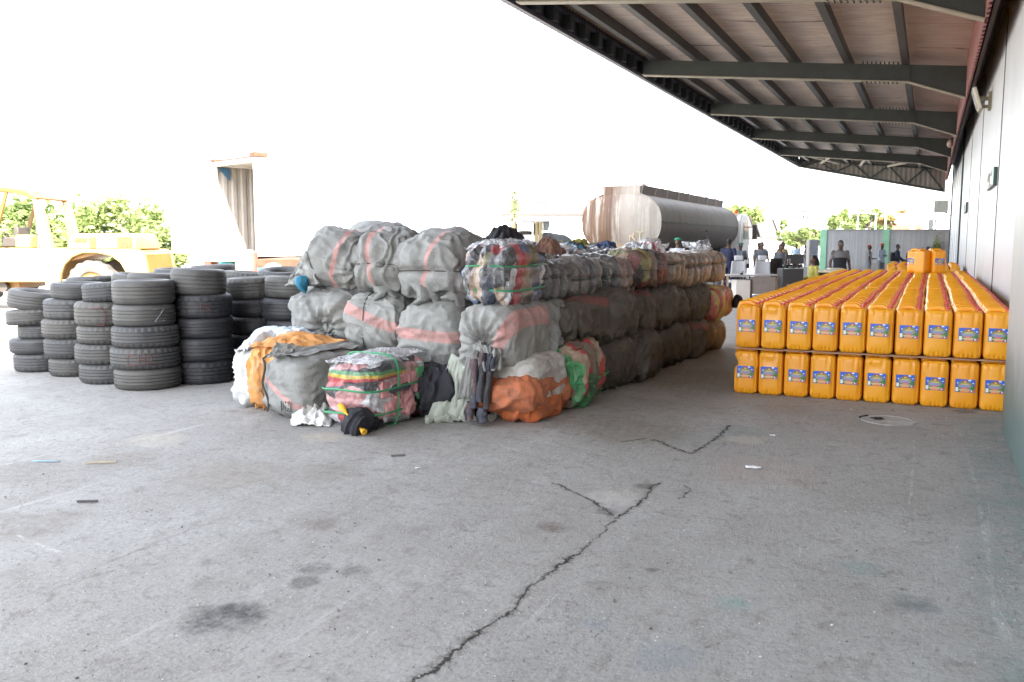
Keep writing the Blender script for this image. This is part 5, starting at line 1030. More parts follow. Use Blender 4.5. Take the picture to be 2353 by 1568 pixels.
for s in (-1, 1): b.box((s*.62, LT/2, zt+.05), (.03, LT-.1, .34), 0, ry=s*.18)
for k in range(9): b.bx(-.60, .60, .1+k*(LT-.3)/8, .13+k*(LT-.3)/8, zt-.06, zt+.16)
b.build('walkway', plain('walkway_brown', (.20, .155, .14), .6, 0, .25, 3), tk)
b = MB(); b.bx(-.60, .62, -.03, .0, zt-.10, zt+.2); b.build('walkway_end', M_END, tk)
for k in range(9): MB().box((.645, .1+k*(LT-.3)/8, zt+.05), (.03, .05, .36), 0, ry=.18).build('walkway_rib', plain('pale_rib', (.35, .33, .30), .5), tk)
for k in range(4): b = MB(); b.lathe([(0, .34), (.22, .34), (.26, .28), (.26, 0), (0, 0)], 20, 'Z', (0, 2+k*3, zt-.02)); b.tube([(-.2, 2+k*3, zt+.32), (0, 2+k*3, zt+.42), (.2, 2+k*3, zt+.32)], .02, 6); b.build('hatch', M_RUST, tk)
b = MB(); b.tube([(.5, LT-.6, zt+.1), (.5, LT-.6, zt+.55), (.5, LT-1.0, zt+.55), (.5, LT-1.0, zt+.1)], .025, 6); b.build('hand_rail', M_DARK, tk)
b = MB(); b.bx(-.5, -.36, .3, LT+.5, 1.08, 1.42); b.bx(.36, .5, .3, LT+.5, 1.08, 1.42)
for k in range(8): b.bx(-1.0, 1.0, .6+k*1.6, .72+k*1.6, 1.2, 1.38)
b.build('chassis', M_DARK, tk, bevel=.01)
b = MB(); b.bx(-1.15, 1.15, .05, .15, .8, 1.15); b.build('bumper', M_BLUEP, tk)
for y in (1.2, 2.5, 3.8):
    for s in (-1, 1): wheel(tk, (s*1.0, y, .5), .5, .3, plain('grey_tyre', (.12, .115, .11), .8), M_DARK, 'X', False)
flat_mesh('22', .42, plain('faded_black_stencil', (.05, .045, .045), .7), tk, 'stencil', Matrix.Translation((HW+.004, 6.3, TZ-.32)) @ Matrix.Rotation(pi/2, 4, 'Z') @ Matrix.Rotation(pi/2-.10, 4, 'X'))
flat_mesh('RT', .42, plain('faded_brown_stencil', (.45, .36, .24), .7), tk, 'stencil', Matrix.Translation((.55, -.165, TZ-.45)) @ Matrix.Rotation(pi/2, 4, 'X') )
cb_ = thing('truck_cab', 'white tractor cab with door mirror at the far end of the tank', 'truck', (p.x+.1, p.y+LT+.6, 0), 0)
b = MB(); b.prism([(0, .9), (0, 2.55), (.25, 2.85), (1.6, 2.85), (2.1, 2.3), (2.25, 1.7), (2.3, .6), (.4, .6)], -1.2, 1.2, axis='X'); b.build('cab', M_WHITEP, cb_, bevel=.05)
b = MB(); b.prism([(.75, 1.75), (.75, 2.5), (1.5, 2.5), (1.85, 2.2), (1.95, 1.75)], 1.19, 1.215, axis='X'); b.build('window', M_GLASS, cb_)
b = MB(); b.bx(1.15, 1.21, .35, .42, 1.2, 2.0); b.build('grab_rail', M_DARK, cb_)
b = MB(); b.bx(1.42, 1.62, 1.65, 1.75, 1.75, 2.4); b.bar((1.2, 1.7, 2.3), (1.5, 1.7, 2.3), .04); b.build('mirror', M_DARK, cb_, bevel=.02)
b = MB(); b.cyl((.95, .15, 2.86), (.95, .15, 3.02), .09, 14); b.build('beacon', plain('orange_lens', (.8, .16, .02), .3), cb_)
for y in (.4, 1.7):
    for s in (-1, 1): wheel(cb_, (s*1.0, y, .5), .5, .3, plain('grey_tyre', (.12, .115, .11), .8), M_DARK, 'X', False)
b = MB(); b.bx(-1.2, 1.2, 2.3, 2.45, .4, .9); b.build('bumper', M_DARK, cb_)
# ---- old bonneted lorry left of the tank, bleached post with creeper
t, L = upright(1240, 23, 'old_lorry', 'derelict white lorry with an open cab and grey bonnet left of the tank', 'lorry')
b = MB(); M_CREAMP = plain('yellowed_paint', (.30, .24, .12), .5, 0, .2, 3)
(ax, az), (bx_, bz) = L(1181, 510), L(1266, 503); b.bx(ax, bx_, 0, 1.9, az, bz); b.build('cab_roof', M_WHITEP, t, bevel=.02)
b = MB()
for x0, x1 in ((1181, 1187), (1228, 1236), (1238, 1246)):
    (ax, az), (bx_, bz) = L(x0, 640), L(x1, 510); MB().bx(ax, bx_, 0, .12, .5, bz).build('cab_post', M_CREAMP, t, bevel=.01); MB().bx(ax, bx_, 1.78, 1.9, .5, bz).build('cab_post', M_CREAMP, t, bevel=.01)
b = MB(); (ax, az), (bx_, bz) = L(1187, 640), L(1238, 540); b.bx(ax, bx_, .02, .10, .5, bz); b.build('door', M_WHITEP, t, bevel=.01)
b = MB()
for q in ((1186, 1204, 514, 517), (1186, 1189, 517, 540), (1200, 1203, 517, 534), (1226, 1229, 514, 540)): (ax, az), (bx_, bz) = L(q[0], q[3]), L(q[1], q[2]); b.bx(ax, bx_, -.02, .03, az, bz)
b.build('window_frame', M_DARK, t)
b = MB(); (ax, az), (bx_, bz) = L(1190, 545), L(1224, 530); b.bx(ax, bx_, .5, 1.2, az, bz); b.build('seat', M_DARK, t, bevel=.04)
b = MB(); (ax, az), (bx_, bz) = L(1249, 530), L(1262, 509); b.bx(ax, bx_, .1, 1.8, az, bz); b.build('windscreen', plain('dusty_glass', (.22, .24, .24), .2), t)
b = MB(); b.prism([L(*q) for q in ((1247, 640), (1247, 534), (1262, 534), (1300, 540), (1316, 550), (1319, 640))], .15, 1.75); b.build('bonnet', plain('bonnet_grey', (.075, .08, .085), .5, 0, .15, 2), t, bevel=.06)
b = MB(); (ax, az), (bx_, bz) = L(1290, 575), L(1310, 556); b.bx(ax, bx_, .12, .16, az, bz); b.build('headlamp', M_WHITEP, t, bevel=.02)
b = MB(); b.bar((L(1266, 548)[0], .1, L(1266, 548)[1]), (L(1262, 510)[0], .1, L(1262, 510)[1]), .02); b.build('aerial', M_DARK, t)
for x in (1205, 1290):
    for y in (.2, 1.7): wheel(t, (L(x, 600)[0], y, .48), .48, .28, plain('grey_tyre', (.12, .115, .11), .8), M_WHITEP, 'Y', False)
b = MB(); (ax, az), (bx_, bz) = L(1180, 640), L(1318, 600); b.bx(ax, bx_, .5, 1.4, .5, .75); b.build('chassis', M_DARK, t)
def leaves(mb, fn, n, size, seed, mi=0):
    r = random.Random(seed)
    for _ in range(n):
        c = fn(r)
        if c is None: continue
        s = size*r.uniform(.6, 1.3); u = Vector((r.uniform(-1, 1), r.uniform(-1, 1), r.uniform(-.6, .6))).normalized(); v = u.cross(Vector((r.uniform(-1, 1), r.uniform(-1, 1), r.uniform(-1, 1)))).normalized()
        mb.add([c-u*s, c+v*s*.42, c+u*s, c-v*s*.42], [(0, 1, 2, 3)], mi)
def leaf_mat(name, a, b_):
    m = NT(name); P = m.pos(); n = m.noise(P, .8, 3, .6); wn = m.n('ShaderNodeTexWhiteNoise'); m.l(m.vm('FLOOR', m.vm('MULTIPLY', P, (3, 3, 3))), wn.inputs['Vector'])
    c = m.mix(wn.outputs['Value'], a, b_); c = m.mix(m.math('MULTIPLY', n, .4), c, (.14, .13, .03)); m.p.inputs['Subsurface Weight'].default_value = 0
    m.set(color=c, rough=.55, spec=.3); tr = m.n('ShaderNodeBsdfTranslucent'); m.sock(tr.inputs[0], c); ms = m.n('ShaderNodeMixShader'); ms.inputs[0].default_value = .3
    m.l(m.p.outputs[0], ms.inputs[1]); m.l(tr.outputs[0], ms.inputs[2]); m.l(ms.outputs[0], m.out.inputs['Surface']); return m.mat
M_LEAF = leaf_mat('green_leaves', (.10, .16, .05), (.19, .26, .09)); M_LEAF2 = leaf_mat('light_leaves', (.15, .22, .07), (.27, .33, .13)); M_LEAFO = leaf_mat('orange_leaves', (.30, .14, .06), (.20, .21, .06)); M_BARK = plain('bark', (.13, .10, .075), .9, 0, .3, 6, .6)
t, L = upright(1176, 30, 'yard_post', 'bleached post wrapped in a green creeper left of the lorry', 'post')
b = MB(); b.bx(-.05, .05, -.05, .05, 0, L(1176, 397)[1]); b.build('post', plain('bleached_wood', (.16, .115, .08), .8, 0, .2, 4), t)
b = MB(); z = L(1176, 398)[1]; b.bar((0, 0, z), (.28, 0, z-.05), .05); b.bx(.05, .14, -.04, .04, z-.6, z-.45); b.build('arm', plain('olive_arm', (.35, .36, .08), .7), t)
b = MB(); leaves(b, lambda r: Vector((.1+r.gauss(0, .07), r.gauss(0, .07), r.uniform(1.9, z-.6))), 240, .07, 3); b.build('creeper', M_LEAF2, t, smooth=False)
# ---- trees
def tree(name, px, d, ytop, rx, rz, label, mat=M_LEAF, n=3200, seed=1, size=.16, trunk_h=None, group='trees around the yard', clumps=26):
    p = ond(px, 555, d); zt = ond(px, ytop, d).z; t = thing(name, label, 'tree', (p.x, p.y, 0), 0, group); r = random.Random(seed); cz = zt-rz
    b = MB(); th = max(.5, cz-rz*.2); b.tube([(0, 0, 0), (.05, .03, th*.5), (0, .08, th), (.05, .1, cz+rz*.4)], [.16+.02*rz, .12+.015*rz, .09, .03], 9)
    cl = []
    for k in range(clumps):
        a = r.uniform(0, 6.28); e = r.uniform(-.75, 1); q = Vector((cos(a)*sqrt(1-e*e)*rx, sin(a)*sqrt(1-e*e)*rx*.8, cz+e*rz))*1.0; f = r.uniform(.5, .95); q = Vector((q.x*f, q.y*f, cz+(q.z-cz)*f)); cl.append((q, r.uniform(.18, .36)*min(rx, rz*1.3)))
        if k % 3 == 0: b.tube([(0, .08, th*.9), Vector((q.x*.5, q.y*.5, (th+q.z)/2)), q], [.06, .035, .012], 5)
    b.build('trunk', M_BARK, t)
    b = MB()
    def fn(rr):
        c, R = cl[rr.randrange(len(cl))]; v = Vector((rr.gauss(0, 1), rr.gauss(0, 1), rr.gauss(0, .8))); v = v.normalized()*R*rr.uniform(.35, 1.08)
        q = c+v; return q if q.z > .15 else None
    leaves(b, fn, n, size, seed+7); b.build('crown', mat, t, smooth=False); return t
tree('bushy_tree', 265, 36, 458, 2.5, 2.1, 'bushy green tree behind the hood of the yellow loader', M_LEAF2, 5200, 3, .16, clumps=34)
tree('bushy_tree', 340, 38, 462, 1.7, 1.9, 'rounded green tree between the loader and the container', M_LEAF2, 3600, 4, .16)
tree('bushy_tree', 180, 39, 462, 1.6, 2.0, 'small green tree seen past the loader rear post', M_LEAF2, 3000, 5, .16)
tree('bushy_tree', 55, 40, 448, 2.2, 2.0, 'green tree framed under the loader canopy', M_LEAF, 3800, 6, .17)
tree('bushy_tree', -30, 38, 470, 1.8, 1.7, 'leafy tree at the left edge beyond the loader seat', M_LEAF2, 2200, 7, .17)
tree('roadside_tree', 1706, 72, 467, 1.7, 1.0, 'round light green tree behind the gabled house', M_LEAF2, 3000, 8, .2)
tree('roadside_tree', 1940, 75, 484, 1.7, .9, 'green tree over the left half of the concrete wall', M_LEAF2, 2400, 9, .2)
tree('roadside_tree', 1995, 78, 478, 1.9, 1.2, 'taller green tree over the concrete wall by the pilaster', M_LEAF, 3000, 10, .2)
tree('flowering_tree', 2062, 74, 488, 1.7, .9, 'orange tinged tree over the right part of the concrete wall', M_LEAFO, 2600, 11, .2)
tree('roadside_tree', 2110, 80, 492, 1.1, .9, 'small green tree near the pale house by the wall', M_LEAF2, 1600, 12, .2)
tree('bushy_shrub', 1835, 58, 522, 1.2, .8, 'yellow green shrub behind the far people in the light', M_LEAF2, 1500, 13, .15)
tree('bushy_shrub', 1868, 62, 515, 1.0, 1.0, 'yellow green shrub left of the concrete wall', M_LEAF2, 1500, 14, .15)
tree('slender_tree', 1800, 66, 498, .45, 1.2, 'slender pale green tree beside the second gabled roof', M_LEAF2, 800, 15, .14)
# ---- buildings beyond
def gable(px0, px1, d, ytop, yeave, depth, label, ridge='x', seed=0):
    pc = ond((px0+px1)/2, 555, d); t = thing('gabled_house', label, 'house', (pc.x, pc.y, 0), YAW, 'houses beyond the yard'); hw = (px1-px0)/2/FOC*d; ze, zr = ond(px0, yeave, d).z, ond(px0, ytop, d).z
    b = MB(); b.bx(-hw+.15, hw-.15, .4, depth-.4, 0, ze); b.build('wall', plain('white_house_wall', (.66, .65, .63), .7, 0, .08, 1), t)
    b = MB(); b.prism([(0, ze-.1), (depth/2, zr), (depth, ze-.1), (depth, ze+.02), (depth/2, zr+.14), (0, ze+.02)], -hw, hw, axis='X'); b.build('roof', plain('pale_roof_sheet', (.072, .067, .066), .8, 0, .08, 1, 0, .1), t)
    b = MB(); b.bar((hw+.02, 0, ze), (hw+.02, depth/2, zr+.06), .06, .3); b.bar((hw+.02, depth, ze), (hw+.02, depth/2, zr+.06), .06, .3); b.build('bargeboard', plain('brown_board', (.03, .02, .016), .9), t)
    b = MB(); b.prism([(.5, ze-.02), (depth/2, zr-.1), (depth-.5, ze-.02)], hw-.2, hw-.16, axis='X'); b.build('gable_end', plain('white_house_wall', (.66, .65, .63), .7), t)
    b = MB(); b.bx(-hw*.6, -hw*.2, .36, .42, .5, 1.1); b.build('window', plain('grey_window', (.01, .012, .015), .8), t); return t
gable(1660, 1738, 66, 500, 548, 4.5, 'low house with pale gabled roof behind the white cab')
gable(1748, 1790, 72, 507, 546, 4.0, 'second pale gabled roof right of the first one')
t, L = upright(1856, 110, 'office_block', 'white two storey block with two rows of small windows far behind', 'building')
(ax, az), (bx_, bz) = L(1808, 560), L(1905, 470); b = MB(); b.bx(ax, bx_, 0, 8, 0, bz); b.build('wall', plain('bright_white_wall', (.78, .78, .78), .7, 0, .04, 1), t); b = MB(); b.bx(ax-.3, bx_+.3, -.3, 8.3, bz, bz+.2); b.build('roof', plain('bright_white_wall', (.78, .78, .78), .7), t)
for y0, y1 in ((483, 490), (495, 502)):
    for x0, x1 in ((1831, 1839), (1844, 1853), (1854, 1861), (1867, 1872), (1875, 1880)):
        (ax, az), (bx_, bz) = L(x0, y1), L(x1, y0); b = MB(); b.bx(ax, bx_, -.06, .02, az, bz); o = b.build('window', plain('grey_window', (.010, .012, .015), .8, 0, .3, 2, 0, .05), t); b = MB(); b.bx((ax+bx_)/2-.02, (ax+bx_)/2+.02, -.08, -.06, az, bz); b.build('frame', M_WHITEP, o)
t, L = upright(1262, 52, 'white_shed', 'long white shed with a faint roof edge behind the lorry', 'shed'); (ax, az), (bx_, bz) = L(1150, 560), L(1420, 496); b = MB(); b.bx(ax, bx_, 0, 7, 0, bz); b.build('wall', plain('bright_white_wall', (.78, .78, .78), .7), t); b = MB(); b.prism([(-.4, bz), (3.5, bz+1.0), (7.4, bz), (7.4, bz+.1), (3.5, bz+1.1), (-.4, bz+.1)], ax-.2, bx_+.2, axis='X'); b.build('roof', plain('pale_roof_sheet', (.072, .067, .066), .8), t)
t, L = upright(2152, 64, 'small_house', 'pale pink house with a dark window beside the warehouse corner', 'house'); (ax, az), (bx_, bz) = L(2128, 560), L(2180, 486); b = MB(); b.bx(ax, bx_, 0, 5, 0, bz); b.build('wall', plain('pale_pink_wall', (.62, .57, .56), .7), t)
(ax, az), (bx_, bz) = L(2133, 528), L(2151, 505); b = MB(); b.bx(ax, bx_, -.06, .03, az, bz); o = b.build('window', M_GLASS, t); (ax, az), (bx_, bz) = L(2143, 528), L(2146, 505); b = MB(); b.bx(ax, bx_, -.1, -.06, az, bz); b.build('frame', M_WHITEP, o); (ax, az), (bx_, bz) = L(2105, 521), L(2132, 517); b = MB(); b.bx(ax, bx_, 1, 4, 0, bz); b.build('annex', plain('orange_wall', (.55, .28, .15), .7), t)
# concrete boundary wall with green pilasters
t = thing('boundary_wall', 'grey concrete boundary wall with two pale green pilasters behind the standing people', 'wall', (0, 54, 0))
def conc():
    m = NT('board_marked_concrete'); P = m.pos(); n = m.noise(P, 1.1, 6, .7); st = m.noise(m.mapv(P, (3.5, 1, .1)), 2, 4, .6)
    c = m.ramp(n, [(.3, (.27, .275, .28)), (.7, (.36, .365, .37))]); c = m.mix(m.ramp(st, [(.45, .5), (.6, 0.)]), c, (.22, .22, .225)); x, y, z = m.xyz(P); c = m.mix(m.math('MULTIPLY', m.step(z, .5, 0.), .5), c, (.2, .19, .17)); return m.set(color=c, rough=.85)
MCW = conc(); b = MB(); b.bx(-5.45, -2.42, 0, .2, 0, 2.27); b.build('panel', MCW, t); b = MB(); b.bx(-2.06, .94, 0, .2, 0, 2.25); b.build('panel', MCW, t)
for x in (-5.75, -2.42): b = MB(); b.bx(x, x+.36, -.08, .28, 0, 2.33); b.build('pilaster', plain('mint_green_paint', (.20, .40, .27), .6, 0, .15, 2), t, bevel=.01)
b = MB(); b.bx(-5.4, -2.44, -.05, .25, 2.27, 2.33); b.build('coping', plain('coping_grey', (.22, .22, .22), .8), t); b = MB(); b.bx(-2.05, .92, -.05, .25, 2.25, 2.31); b.build('coping', plain('coping_grey', (.22, .22, .22), .8), t)
b = MB(); b.bx(-3.0, .9, -.5, -.02, 0, .42); b.build('plinth', plain('plinth_grey', (.25, .24, .22), .85), t)
t = thing('wall_creeper', 'dark green creeper hanging at the concrete wall beside the warehouse corner', 'plant', (.35, 53.8, 0)); b = MB(); leaves(b, lambda r: Vector((r.gauss(0, .13), r.gauss(0, .1), 1.05+r.gauss(0, .35))), 420, .09, 5); b.build('leaves', M_LEAF, t, smooth=False); b = MB(); b.tube([(0, 0, 0), (.05, 0, .8), (0, 0, 1.7)], .02, 6); b.build('stem', M_BARK, t)
for i, (px, d, yt, arm, lab) in enumerate(((1969, 70, 487, -14, 'white pole left of the tall tree beyond the concrete wall'), (2010, 68, 492, -55, 'white lamp post with a long arm beyond the concrete wall'), (2033, 66, 440, 0, 'tall thin mast with a pale floodlight box on top'), (2107, 68, 486, -12, 'white pole beside the orange tinged tree'), (1790, 78, 500, 0, 'pale pole beside the second gabled roof'))):
    p = ond(px, 555, d); zt = ond(px, yt, d).z; t = thing('lamp_post', lab, 'lamp post', (p.x, p.y, 0), YAW, 'poles beyond the wall'); b = MB(); b.tube([(0, 0, 0), (0, 0, zt)], [.09, .05], 8); b.build('pole', M_WHITEP, t)
    if arm: a = arm/FOC*d; b = MB(); b.tube([(0, 0, zt), (a*.5, 0, zt+.12), (a, 0, zt+.1)], .035, 6); b.build('arm', M_WHITEP, t); b = MB(); b.box((a, 0, zt+.07), (.5, .2, .1)); b.build('lamp_head', M_WHITEP, t, bevel=.02)
    elif i == 2: b = MB(); b.box((0, 0, zt), (.42, .2, .26), 0, rx=.3); b.build('lamp_head', plain('tan_lamp', (.34, .26, .17), .5), t, bevel=.02)
    else: b = MB(); b.bx(-.3, .3, -.03, .03, zt-.3, zt-.22); b.build('crossarm', M_WHITEP, t)
# ================================================================== office furniture under the canopy
M_MESHW = plain('pale_mesh_fabric', (.60, .60, .64), .7, 0, .08, 4); M_DESK = plain('grey_oak_board', (.40, .35, .32), .5, 0, .12, 3); M_CHR = plain('chrome_leg', (.6, .6, .62), .25, .9); M_BLKP = plain('black_plastic', (.02, .02, .024), .4)
M_SLATE = plain('slate_panel', (.10, .115, .13), .5, 0, .1, 3); M_CREAMB = plain('cream_board', (.72, .68, .62), .5, 0, .06, 3)
def foot(px, d): q = ond(px, 555, d); return (q.x, q.y, 0)
def desk(px0, px1, d, top, label, mt, front=None):
    (ax, ay, _), (bx_, by, _) = foot(px0, d), foot(px1, d); wd = hypot(bx_-ax, by-ay); t = thing('desk', label, 'desk', ((ax+bx_)/2, (ay+by)/2, 0), YAW, 'desks under the canopy')
    b = MB(); b.bx(-wd/2, wd/2, 0, .7, top-.03, top); b.build('desk_top', mt, t, bevel=.004)
    for sx in (-1, 1):
        for y in (.05, .65): b = MB(); b.bx(sx*(wd/2-.06)-.025, sx*(wd/2-.06)+.025, y-.02, y+.02, 0, top-.03); b.build('leg', M_CHR, t)
    if front: b = MB(); b.bx(front[0]*wd, front[1]*wd, .04, .07, front[2], top-.05); b.build('modesty_panel', front[3], t)
    return t, wd
t, wd = desk(1670, 1797, 24, .74, 'grey topped desk with a cream front panel beside the bale stack', M_DESK, (-.05, .42, .22, plain('taupe_panel', (.30, .255, .235), .6)))
b = MB(); b.bx(-.31*wd, -.05*wd, .0, .5, .02, .60); b.build('drawer_unit', M_CREAMB, t, bevel=.006); b = MB(); b.bx(-.05*wd+.004, -.01*wd, .02, .5, .02, .62); b.build('side_panel', plain('dark_wood_panel', (.09, .06, .05), .5), t); b = MB(); b.box((.455*wd, .04, .37), (.06, .05, .70)); b.build('leg_trim', plain('tan_trim', (.34, .22, .14), .6), t)
b = MB(); b.ball((-.18*wd, .2, .765), (.05, .05, .03), 8); b.tube([(-.18*wd, .2, .78), (-.15*wd, .2, .84)], .012, 6); o = b.build('table_stand', M_BLKP); o.parent = None; o.location = t.location; o.rotation_euler = t.rotation_euler; tag(o, 'small black stand on the grey topped desk', 'stand')
desk(1650, 1716, 27.2, .90, 'slate grey counter desk behind the left white chair', M_SLATE, (-.48, .48, .1, M_SLATE)); desk(1745, 1800, 27.2, .90, 'slate grey counter desk behind the right white chair', M_SLATE, (-.48, .48, .1, M_SLATE)); desk(1822, 1866, 26.4, .86, 'pale small desk behind the black cabinet', M_CREAMB)
for i, (px, py) in enumerate(((1676, 597), (1793, 598))):
    q = ond(px, 555, 27.4); o = MB().box((0, .15, .905), (.30, .22, .012)).box((.02, .16, .917), (.28, .2, .010), .2).build('paper_stack', plain('white_paper', (.75, .75, .76), .7)); o.location = q*1; o.location.z = 0; o.rotation_euler = (0, 0, YAW); tag(o, ('white papers on the left slate counter', 'white papers on the right slate counter')[i], 'papers')
def office_chair(px, d, label, mt, backz=(.62, 1.08), wd=.47, head=True, rz=0, group='white office chairs with headrests'):
    t = thing('office_chair', label, 'office chair', foot(px, d), YAW+rz, group)
    b = MB(); vs, fs = [], []; n = 10
    for j in range(n+1):
        for i in range(n+1):
            u, v = i/n*2-1, j/n; vs.append((u*wd/2*(1-.12*v), .03+.05*(1-u*u)-.05*v, backz[0]+(backz[1]-backz[0])*v))
    for j in range(n):
        for i in range(n): a = j*(n+1)+i; fs.append((a, a+1, a+n+2, a+n+1))
    b.add(vs, fs); o = b.build('backrest', mt, t); s_ = o.modifiers.new('s', 'SOLIDIFY'); s_.thickness = .03
    if head: b = MB(); b.box((0, .02, backz[1]+.09), (.26, .07, .15)); b.build('headrest', mt, t, bevel=.03); b = MB(); b.bx(-.03, .03, .03, .05, backz[1]-.1, backz[1]+.05); b.build('headrest_post', M_BLKP, t)
    b = MB(); b.box((0, .32, .48), (.48, .46, .08)); b.build('seat', mt, t, bevel=.03); b = MB(); b.bx(-.03, .03, .06, .10, .46, backz[0]+.1); b.build('back_post', M_BLKP, t)
    for s in (-1, 1): b = MB(); b.tube([(s*.25, .35, .46), (s*.29, .33, .66), (s*.29, .18, .67), (s*.29, .42, .67)], .02, 6); b.build('armrest', M_BLKP, t)
    b = MB(); b.cyl((0, .32, .08), (0, .32, .44), .03)
    for k in range(5): a = 2*pi*k/5; b.bar((0, .32, .10), (.29*cos(a), .32+.29*sin(a), .07), .035); b.ball((.29*cos(a), .32+.29*sin(a), .035), .033, 6)
    b.build('star_base', M_CHR, t); return t
office_chair(1699, 25.6, 'white mesh office chair behind the left half of the desk', M_MESHW); office_chair(1754, 25.6, 'white mesh office chair behind the right half of the desk', M_MESHW, wd=.49)
office_chair(1823, 25.0, 'black padded chair behind the black cabinet', M_BLKP, (.60, 1.0), .5, False, .1, 'black chairs by the cabinet'); office_chair(1893, 25.0, 'black chair behind the woman in yellow', M_BLKP, (.45, .86), .42, False, -.6, 'black chairs by the cabinet'); office_chair(1785, 26.5, 'black chair half hidden by the standing officer', M_BLKP, (.7, 1.15), .46, False, .3, 'black chairs by the cabinet')
q = foot(1825, 23.6); t = thing('filing_cabinet', 'low charcoal cabinet with metal pulls left of the yellow jerrycans', 'cabinet', q, YAW); b = MB(); b.bx(-.28, .28, 0, .5, .03, .92); b.build('body', plain('charcoal_panel', (.045, .045, .048), .45), t, bevel=.006)
b = MB(); b.bx(-.16, -.13, -.03, .0, .42, .48); b.bx(-.20, -.10, -.035, -.015, .50, .515); b.build('pull', M_CHR, t); b = MB(); b.bx(.0, .14, -.012, .0, .12, .52); b.bx(-.24, -.1, -.012, 0, .12, .32); b.build('vent', M_BLKP, t); b = MB(); b.bx(.10, .27, -.01, .2, .925, .94); b.build('top_trim', plain('pale_trim', (.4, .4, .42), .4), t)
t = thing('monitor', 'black monitor back standing on the charcoal cabinet', 'monitor', (q[0], q[1]+.2, .945), YAW); b = MB(); b.bx(-.25, .25, .0, .05, .10, .36); b.build('screen', plain('dark_screen_back', (.05, .055, .06), .35), t, bevel=.01); b = MB(); b.bx(-.04, .04, .02, .06, 0, .15); b.bx(-.13, .13, -.05, .12, 0, .015); b.build('stand', M_BLKP, t); b = MB(); b.bx(-.20, -.18, -.02, 0, .12, .24); b.bx(-.14, -.12, -.02, 0, .12, .24); b.build('bracket', M_CHR, t)
t = thing('metal_cabinet', 'tall pale grey two door steel cabinet beside the concrete wall end', 'cabinet', foot(1871, 33), YAW); b = MB(); b.bx(-.16, .17, 0, .4, .0, 1.72); b.build('body', plain('cabinet_grey', (.42, .45, .5), .4), t, bevel=.006); b = MB(); b.bx(-.155, .165, -.012, 0, 1.18, 1.69); b.build('door', plain('cabinet_blue_grey', (.30, .34, .40), .4), t); b = MB(); b.bx(-.155, .165, -.012, 0, .05, 1.15); b.build('door', plain('cabinet_blue_grey', (.30, .34, .40), .4), t); b = MB(); b.bx(-.19, -.155, -.02, .3, 0, 1.72); b.build('side_panel', M_CREAMB, t)
t = thing('plastic_chair', 'clear wrapped white chair frame left of the woman in yellow', 'chair', foot(1855, 24.6), YAW); b = MB(); b.box((0, .2, .45), (.40, .40, .03)); b.build('seat', M_MESHW, t, bevel=.01); b = MB(); b.box((0, .42, .72), (.36, .02, .42)); b.build('backrest', plain('clear_wrap', (.55, .58, .62), .2), t)
for sx in (-.18, .18):
    for y in (.02, .4): b = MB(); b.cyl((sx, y, 0), (sx*.95, y, .45 if y < .2 else .92), .014, 8); b.build('leg', M_WHITEP, t)
# ================================================================== people
SKIN = plain('dark_skin', (.075, .040, .026), .5, 0, .15, 9); SKIN2 = plain('brown_skin', (.16, .085, .055), .5, 0, .12, 9); HAIR = plain('black_hair', (.012, .011, .011), .6)
def remesh(mb, name, mat, vox, parent):
    o = mb.build(name, mat, None); md = o.modifiers.new('r', 'REMESH'); md.mode = 'VOXEL'; md.voxel_size = vox; s_ = o.modifiers.new('s', 'SMOOTH'); s_.iterations = 4; s_.factor = .5
    me = bpy.data.meshes.new_from_object(o.evaluated_get(bpy.context.evaluated_depsgraph_get())); me.name = name
    bpy.data.objects.remove(o); me.polygons.foreach_set('use_smooth', [True]*len(me.polygons)); me.materials.clear(); me.materials.append(mat)
    q = bpy.data.objects.new(name, me); COL.objects.link(q); q.parent = parent; return q
def rings_mb(rows):
    b = MB(); rings(b, rows); return b
def capsule(b, pts, rs, n=12):
    b.tube(pts, rs, n)
    for p, r in zip(pts, rs): b.ball(p, r, 7)
def rings(b, rows, n=20):
    vs, fs = [], []
    for (z, rx, ry, cy) in rows:
        for k in range(n): a = 2*pi*k/n; vs.append((rx*cos(a), cy+ry*sin(a), z))
    for j in range(len(rows)-1):
        for k in range(n): fs.append((j*n+k, j*n+(k+1) % n, (j+1)*n+(k+1) % n, (j+1)*n+k))
    fs += [tuple(range(n-1, -1, -1)), tuple((len(rows)-1)*n+k for k in range(n))]; b.add(vs, fs)
